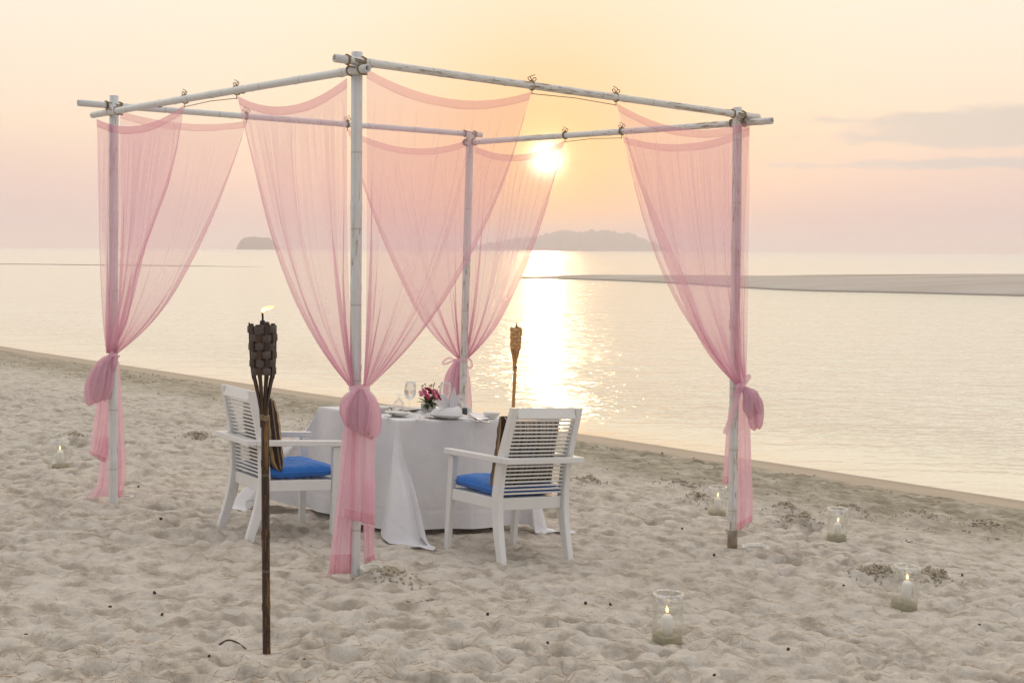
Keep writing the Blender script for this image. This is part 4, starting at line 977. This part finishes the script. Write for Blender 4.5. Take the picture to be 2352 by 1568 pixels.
# lotus napkin
t = tthing('lotus_napkin', 'white linen napkin folded into a lotus on the large plate', 'napkin', 1024, 958, xdir(1000, 958, 1050, 958), dz=.011)
def leaf_geo(base_, tip, w_, cup, nrm=(0, -1, .2), n=14, mcol=7, flare=.0):
    base_, tip, nrm = (np.asarray(q, float) for q in (base_, tip, nrm)); ax = tip - base_; s_ = np.cross(ax, nrm); s_ /= np.linalg.norm(s_); nn = np.cross(s_, ax); nn /= np.linalg.norm(nn); V = []
    for i in range(n):
        q = i / (n - 1); ww = w_ * (math.sin(math.pi * (q * .86 + .12)) ** .8) * (1 - q ** 6 * .75)
        for k in range(mcol):
            a_ = 2 * k / (mcol - 1) - 1; V.append(base_ + ax * q + s_ * a_ * ww + nn * (cup * (a_ * a_ - .6) * ww * 1.4 + flare * q * q))
    return np.array(V), grid_faces(n, mcol)
def petal(nm, geo, mt, par, th=.0025):
    o_ = part(nm, geo, mt, par); s__ = o_.modifiers.new('thick', 'SOLIDIFY'); s__.thickness = th; subsurf(o_); return o_
V = []; nA = 22; Rw = [(0.0, 1.0, .115, .070), (.016, 1.03, .120, .073), (.032, .99, .112, .066), (.046, .92, .100, .056), (.052, .8, .085, .040)]
for zz, s0, rx_, ry_ in Rw:
    for k in range(nA):
        q = 2 * math.pi * k / nA; x_ = rx_ * math.cos(q); y_ = ry_ * math.sin(q) * (1 - .35 * max(0, -math.cos(q)))
        V.append((x_ + .002 * math.sin(q * 5), y_ * (.95 + .08 * math.cos(4 * q)), zz * (1.0 + .30 * max(-.8, x_ / .115)) + .002 * math.sin(3 * q)))
nb0 = len(V); V.append((.02, 0, .040))
part('folded_base', (np.array(V), [list(q) for q in grid_faces(5, nA, True)] + [[88 + k, 88 + (k + 1) % nA, nb0] for k in range(nA)]), M['linen'], t, sharp=38)
for b_, tp_, ww, cp in (((-.01, -.02, .045), (-.118, -.035, .100), .026, .5), ((.015, 0, .05), (-.035, .0, .138), .022, .6), ((.03, -.01, .05), (.048, -.012, .185), .021, .7), ((.045, .01, .048), (.112, .01, .140), .022, .6), ((.0, .02, .04), (.01, .05, .14), .024, .5)):
    petal('petal', leaf_geo(b_, tp_, ww, cp), M['linen'], t, .003)
part('rolled_end', tube([(.085, -.035, .012), (.102, -.02, .014), (.112, .0, .016)], .011, 12), M['linen'], t)
# flowers
t = tthing('flower_arrangement', 'pink and magenta flowers with daisies in a small grey pot', 'flowers', 983, 946, .3)
sq = [(-.036, -.036), (.036, -.036), (.036, .036), (-.036, .036)]
part('pot', bar((0, 0, 0), (0, 0, .058), .074, .074, (1, 0, 0)), M['pot'], t, sharp=30)
def bloom(c, r_, mt, seed, tilt, big=True):
    rs = np.random.default_rng(seed); geo = []
    rings = ((3, .35, 70), (5, .6, 52), (7, .85, 32), (8, 1.0, 12)) if big else ((4, .5, 60), (6, .9, 25))
    for nr, rad_, el_ in rings:
        for k in range(nr):
            a_ = 6.283 * k / nr + rs.uniform(-.3, .3); e_ = R(el_ + rs.uniform(-8, 8)); dr = np.array([math.cos(a_) * math.cos(e_), math.sin(a_) * math.cos(e_), math.sin(e_)])
            g_ = leaf_geo(np.zeros(3), dr * r_ * rad_ * (1 + rs.uniform(-.1, .1)), r_ * rad_ * .52, .45, (math.cos(a_) * .2, math.sin(a_) * .2, 1.0), 7, 5, flare=-r_ * .18); geo.append((g_[0], [list(q) for q in g_[1]]))
    g_ = join(*geo); m_ = np.array(Matrix.Rotation(tilt[1], 3, 'Z') @ Matrix.Rotation(tilt[0], 3, 'X')); V_ = g_[0] @ m_.T + np.array(c)
    part('bloom', (V_, g_[1]), mt, t)
fl = [((-.050, -.02, .105), .034, 'rose', 60, 1.2), ((-.005, -.050, .112), .034, 'rosep', 62, 0.1), ((.035, -.02, .135), .032, 'rosep', 40, -.4), ((.052, -.03, .095), .036, 'rose', 66, -.6), ((.01, .02, .150), .030, 'rose', 20, 0.0), ((-.03, .02, .142), .026, 'rosep', 35, 1.0), ((-.062, .02, .128), .022, 'rosep', 55, 1.6), ((.06, .03, .13), .026, 'rose', 40, -1.2), ((0, .055, .12), .03, 'rosep', 60, 3.1)]
for i, (c, r_, mt, a_, b_) in enumerate(fl): bloom(c, r_, M[mt], i + 1, (R(a_), b_))
for i, (c, a_, b_) in enumerate((((.03, -.062, .085), 70, .1), ((.038, .0, .168), 20, 0), ((-.02, -.02, .165), 30, .5))):
    geo = [leaf_geo(np.zeros(3), (.014 * math.cos(q), .014 * math.sin(q), .002), .0038, .1, (0, 0, 1), 4, 3) for q in np.linspace(0, 6.283, 11)[:-1]]
    g_ = join(*[(x[0], [list(y) for y in x[1]]) for x in geo]); m_ = np.array(Matrix.Rotation(b_, 3, 'Z') @ Matrix.Rotation(R(a_), 3, 'X'))
    dz = part('daisy', (g_[0] @ m_.T + np.array(c), g_[1]), M['daisy'], t)
    v_, f_, _ = lathe([(.005, 0), (.0045, .003), (0, .0045)], 10); part('daisy_centre', (v_ @ m_.T + np.array(c), f_), M['yolk'], dz)
for i in range(26):
    a_ = random.uniform(0, 6.283); up = random.uniform(-.03, .07); l_ = random.uniform(.05, .085); b_ = np.array([.02 * math.cos(a_), .02 * math.sin(a_), .065])
    petal('leaf', leaf_geo(b_, b_ + np.array([l_ * math.cos(a_), l_ * math.sin(a_), up]), .012, .4, (0, 0, 1), 8, 5, -.012), M['leaf'], t, .0008)
for i in range(3):
    b_ = np.array([-.03, -.025 + i * .008, .058]); petal('leaf', leaf_geo(b_, b_ + np.array([-.05 - .012 * i, -.03, -.038 + i * .008]), .009, .4, (0, 0, 1), 8, 5, -.006), M['leaf'], t, .0008)
for i in range(9):
    a_ = random.uniform(0, 6.283); b_ = np.array([.02 * math.cos(a_), .02 * math.sin(a_), .08]); e_ = b_ + np.array([random.uniform(-.05, .05), random.uniform(-.03, .03), random.uniform(.085, .115)])
    g1 = tube(spline([b_, (b_ + e_) / 2 + (.004, 0, 0), e_], 6), .0012, 5); v_, f_, u_ = lathe([(.0012, -.002), (.0052, .002), (.0045, .007), (0, .009)], 8)
    part('bud', join(g1, (v_ + e_, f_, u_)), M['bud'], t)
# cutlery
def handle_bar(L, w0, w1, z=.004, th=.003): return bar((0, 0, z), (L, 0, z), w0, th, (0, 1, 0), w1, th, .001)
def fork(px, py, p2, lb, L=.17):
    t = tthing('fork', lb, 'fork', px, py, xdir(px, py, *p2), 'steel forks')
    part('handle', handle_bar(L * .62, .006, .012), M['steel'], t)
    V = []; 
    for i in range(8):
        q = i / 7; wd_ = np.interp(q, [0, .5, 1], [.004, .0115, .0125])
        for k in range(5): a_ = k / 2 - 1; V.append((-q * .032, a_ * wd_, .004 + .005 * q * q + .002 * a_ * a_))
    o_ = part('neck', (np.array(V), grid_faces(8, 5)), M['steel'], t); o_.modifiers.new('thick', 'SOLIDIFY').thickness = .0018
    for k in range(4):
        y_ = (k - 1.5) * .0068; part('tine', tube([(-.030, y_, .009), (-.05, y_, .010), (-.072, y_ * .96, .005)], [.002, .0018, .0009], 6), M['steel'], t)
fork(1036 - 42, 967 - 2, (985, 965), 'steel fork lying outermost at the left of the large plate') if False else None
fork(962, 962, (988, 970), 'steel fork farther from the large plate, its tines up')
fork(974, 961, (1000, 970), 'steel fork right against the large plate')
def spoon(px, py, p2, lb, L=.15):
    t = tthing('spoon', lb, 'spoon', px, py, xdir(px, py, *p2), 'steel spoons'); V = []
    for i in range(10):
        q = i / 9; wd_ = .021 * math.sqrt(max(0, 1 - (2 * q - 1) ** 2)) + .001
        for k in range(7): a_ = k / 3 - 1; V.append((-q * .06, a_ * wd_, .012 - .009 * (1 - a_ * a_) * math.sin(math.pi * q)))
    o_ = part('bowl', (np.array(V), grid_faces(10, 7)), M['steel'], t); o_.modifiers.new('thick', 'SOLIDIFY').thickness = .0015; subsurf(o_)
    part('handle', bar((-.004, 0, .011), (L, 0, .004), .006, .003, (0, 1, 0), .012, .003, .001), M['steel'], t)
spoon(1084, 961, (1112, 967), 'steel spoon catching the sun at the right of the large plate')
spoon(893, 944, (905, 950), 'steel spoon lying behind the small side plate')
def knife(px, py, p2, lb, L=.2):
    t = tthing('knife', lb, 'knife', px, py, xdir(px, py, *p2), 'steel table knives')
    part('blade', bar((0, 0, .004), (L * .5, 0, .004), .010, .0015, (0, 1, 0), .017, .0015, .0006), M['steel'], t); part('handle', bar((L * .5, 0, .005), (L, 0, .005), .014, .007, (0, 1, 0), .016, .007, .002), M['steel'], t)
knife(1078, 965, (1106, 969), 'steel knife next to the sunlit spoon'); knife(968, 953, (984, 958), 'steel knife lying behind the two forks')
knife(876, 959, (891, 957), 'steel knife partly behind the puffed pink knot')
def slab(name, lb, cat, c4, th, mt, edge=None):
    P = [on_table(*p) for p in c4]; c_ = sum(P) / 4; m_ = TM @ Matrix.Translation((c_[0], c_[1], TOP)); t = thing(name, lb, cat, m_.to_translation(), m_.to_3x3())
    V = [(p[0] - c_[0], p[1] - c_[1], z_) for z_ in (0, th) for p in P]
    f_ = [(3, 2, 1, 0), (4, 5, 6, 7)] + [(k, (k + 1) % 4, 4 + (k + 1) % 4, 4 + k) for k in range(4)]
    part('cover', (np.array(V), f_), edge or mt, t, smooth=False)
    part('page', (np.array([(p[0] - c_[0], p[1] - c_[1], 0) for p in P]) * .985 + (0, 0, th + .0012), [(0, 1, 2, 3)]), mt, t, smooth=False)
slab('menu_folder', 'grey menu folder with dark edges lying behind the water glass', 'menu', ((865, 934.5), (905, 932), (966, 942), (935, 945.5)), .008, M['folder'], M['folder_dark'])
slab('menu_sheet', 'white menu sheet lying beside the sunlit spoon', 'menu', ((1074, 950), (1108, 954), (1124, 962), (1100, 966)), .004, M['paper'])
t = tthing('toothpick_pot', 'dark toothpick pot holding pale picks behind the napkin', 'pot', 1067, 952)
part('pot', lathe([(0, 0), (.017, 0), (.0185, .004), (.0175, .045), (.015, .046), (.014, .02), (0, .02)], 24), M['folder_dark'], t)
for i in range(14):
    a_ = random.uniform(0, 6.28); part('toothpick', tube([(.004 * math.cos(a_), .004 * math.sin(a_), .02), (.016 * math.cos(a_), .016 * math.sin(a_), .070 + random.uniform(-.006, .006))], .0013, 5), M['paper'], t)
t = tthing('small_cup', 'small white handleless cup beside the toothpick pot', 'cup', 1077, 949)
part('cup', lathe([(0, 0), (.014, 0), (.016, .003), (.024, .040), (.0225, .040), (.015, .006), (0, .006)], 28), M['porcelain'], t)

# ================================================================== litter on the sand
CONES = [(143, 1303), (355, 1365), (372, 1416), (1402, 1388), (1938, 1356), (850, 1425), (252, 1403), (1524, 1549), (1640, 1568), (1567, 1222), (1640, 1286), (2082, 1247), (1258, 1486), (1345, 1390), (318, 1128), (370, 1205), (495, 1150), (620, 1432), (930, 1370), (1120, 1420), (700, 1530), (2250, 1440), (1810, 1500), (1890, 1420), (2210, 1330), (60, 1450), (480, 1520)]
v_, f_, u_ = lathe([(0, -.008), (.006, -.006), (.0095, 0), (.009, .005), (.005, .009), (0, .010)], 10); rs = np.random.default_rng(5); v_ = v_ * (1 + .12 * rs.standard_normal((len(v_), 1)))
cme = mesh('seed_cone', v_, f_)
cme.materials.append(M['cone'])
for i, p in enumerate(CONES):
    b = ground(*p); s_ = random.uniform(.55, .95)
    o_ = obj('seed_cone', cme, None, None, Matrix.Translation((b[0], b[1], gz(b[0], b[1]) + .006 * s_)) @ Matrix.Rotation(random.uniform(0, 6), 4, 'Z') @ Matrix.Rotation(random.uniform(0, 1.5), 4, 'X') @ Matrix.Diagonal((s_, s_, s_ * 1.2, 1)))
    tag(o_, 'small dark brown seed cone lying on the trampled sand', 'seed cone', 'seed cones scattered over the sand')
for i, (p, q, lb) in enumerate((((935, 1388), (998, 1376), 'thin dark twig lying in front of the puffed knot post'), ((502, 1594), (566, 1602), 'thin dark twig beside the foot of the dark torch') , ((2070, 1252), (2096, 1248), 'short thick dark twig near the leaning candle jar'), ((1990, 1250), (2012, 1246), 'short dark driftwood piece by the green based jar'), ((2028, 980), (2040, 978), 'x'))[:3]):
    if p[1] > 1560: p, q = (p[0], 1478), (q[0], 1486)
    a_, b_ = ground(*p), ground(*q); pts = [a_ + (b_ - a_) * k for k in (0, .35, .7, 1)]; pts = [np.array([x[0] + random.uniform(-.006, .006), x[1] + random.uniform(-.01, .01), gz(x[0], x[1]) + .004]) for x in pts]
    g_ = tube(spline(pts, 12), np.linspace(.004, .002, 12), 6); c_ = g_[0].mean(0); o_ = obj('twig', mesh('twig', g_[0] - c_, g_[1]), M['cone'], None, Matrix.Translation(Vector(c_))); tag(o_, lb, 'twig', 'twigs on the sand')
# dry needles: thin strips by the thousand
NN = 9500; rs = np.random.default_rng(11)
yy = 5.2 + 11 * rs.random(NN) ** 1.6; xx = (rs.random(NN) - .5) * yy * .86; s_ = shore(xx, yy); den = vnoise(xx * .9, yy * .9, 91) + .5
keep = (s_ > 3.6) & (rs.random(NN) < np.clip(den * 1.4 - .15, .12, 1)); xx, yy = xx[keep], yy[keep]; nn_ = len(xx)
an = rs.uniform(0, 6.283, nn_); ln_ = rs.uniform(.012, .06, nn_); zz = ground_z(xx, yy)
dx, dy = np.cos(an) * ln_, np.sin(an) * ln_; z2 = ground_z(xx + dx, yy + dy); zm = ground_z(xx + dx / 2, yy + dy / 2); wv_ = rs.uniform(.0004, .0008, nn_)
V = np.zeros((nn_, 6, 3)); 
for k, (fx, zk) in enumerate(((0, zz), (.5, np.maximum(zm, (zz + z2) / 2)), (1, z2))):
    bx, by = xx + dx * fx + (.06 * dy if k == 1 else 0), yy + dy * fx - (.06 * dx if k == 1 else 0)
    V[:, 2 * k] = np.stack([bx - np.sin(an) * wv_, by + np.cos(an) * wv_, zk + .004], -1); V[:, 2 * k + 1] = np.stack([bx + np.sin(an) * wv_, by - np.cos(an) * wv_, zk + .0055], -1)
Fc = (np.arange(nn_)[:, None, None] * 6 + np.array([[0, 1, 3, 2], [2, 3, 5, 4]])[None]).reshape(-1, 4)
o = obj('dry_needles', mesh('dry_needles', V.reshape(-1, 3), Fc), M['needle']); o['kind'] = 'stuff'; tag(o, 'dry brown pine needles strewn over the sand', 'needles')
# clods of dug sand on the mounds and along the wrack band
cl = []; rs = np.random.default_rng(21)
for (c, r_, h_) in MOUNDS:
    for k in range(170):
        a_, q = rs.uniform(0, 6.283), abs(rs.normal(0, .55)); cl.append((c[0] + math.cos(a_) * q * r_, c[1] + math.sin(a_) * q * r_ * .8, rs.uniform(.004, .013) * (1.2 if q < .5 else .8)))
for k in range(2600):
    s0 = rs.uniform(1.5, 4.6); y_ = 6 + 24 * rs.random(); x_ = (s0 - (y_ - WB[1]) * SN[1]) / SN[0] + WB[0]
    if fbm(np.array([x_ * 1.1]), np.array([y_ * 1.1]), 33, 2)[0] > .02: cl.append((x_, y_, rs.uniform(.004, .015)))
cl = np.array(cl); zc = ground_z(cl[:, 0], cl[:, 1])
ico = np.array([(0, 0, 1), (.89, 0, .45), (.28, .85, .45), (-.72, .53, .45), (-.72, -.53, .45), (.28, -.85, .45), (.72, .53, -.45), (-.28, .85, -.45), (-.89, 0, -.45), (-.28, -.85, -.45), (.72, -.53, -.45), (0, 0, -1)])
icf = np.array([(0, 1, 2), (0, 2, 3), (0, 3, 4), (0, 4, 5), (0, 5, 1), (1, 6, 2), (2, 7, 3), (3, 8, 4), (4, 9, 5), (5, 10, 1), (2, 6, 7), (3, 7, 8), (4, 8, 9), (5, 9, 10), (1, 10, 6), (6, 11, 7), (7, 11, 8), (8, 11, 9), (9, 11, 10), (10, 11, 6)])
V = ico[None] * cl[:, 2][:, None, None] * rs.uniform(.6, 1.3, (len(cl), 12, 1)) * rs.uniform(.7, 1.4, (len(cl), 1, 3)); V += np.stack([cl[:, 0], cl[:, 1], zc + cl[:, 2] * .3], -1)[:, None]
o = obj('sand_clods', mesh('sand_clods', V.reshape(-1, 3), (np.arange(len(cl))[:, None, None] * 12 + icf[None]).reshape(-1, 3)), M['clod']); o['kind'] = 'stuff'; tag(o, 'crumbly clods of dug up sand on small mounds', 'sand clods')
for o in bpy.data.objects:
    if 'mw' in o.keys(): del o['mw']
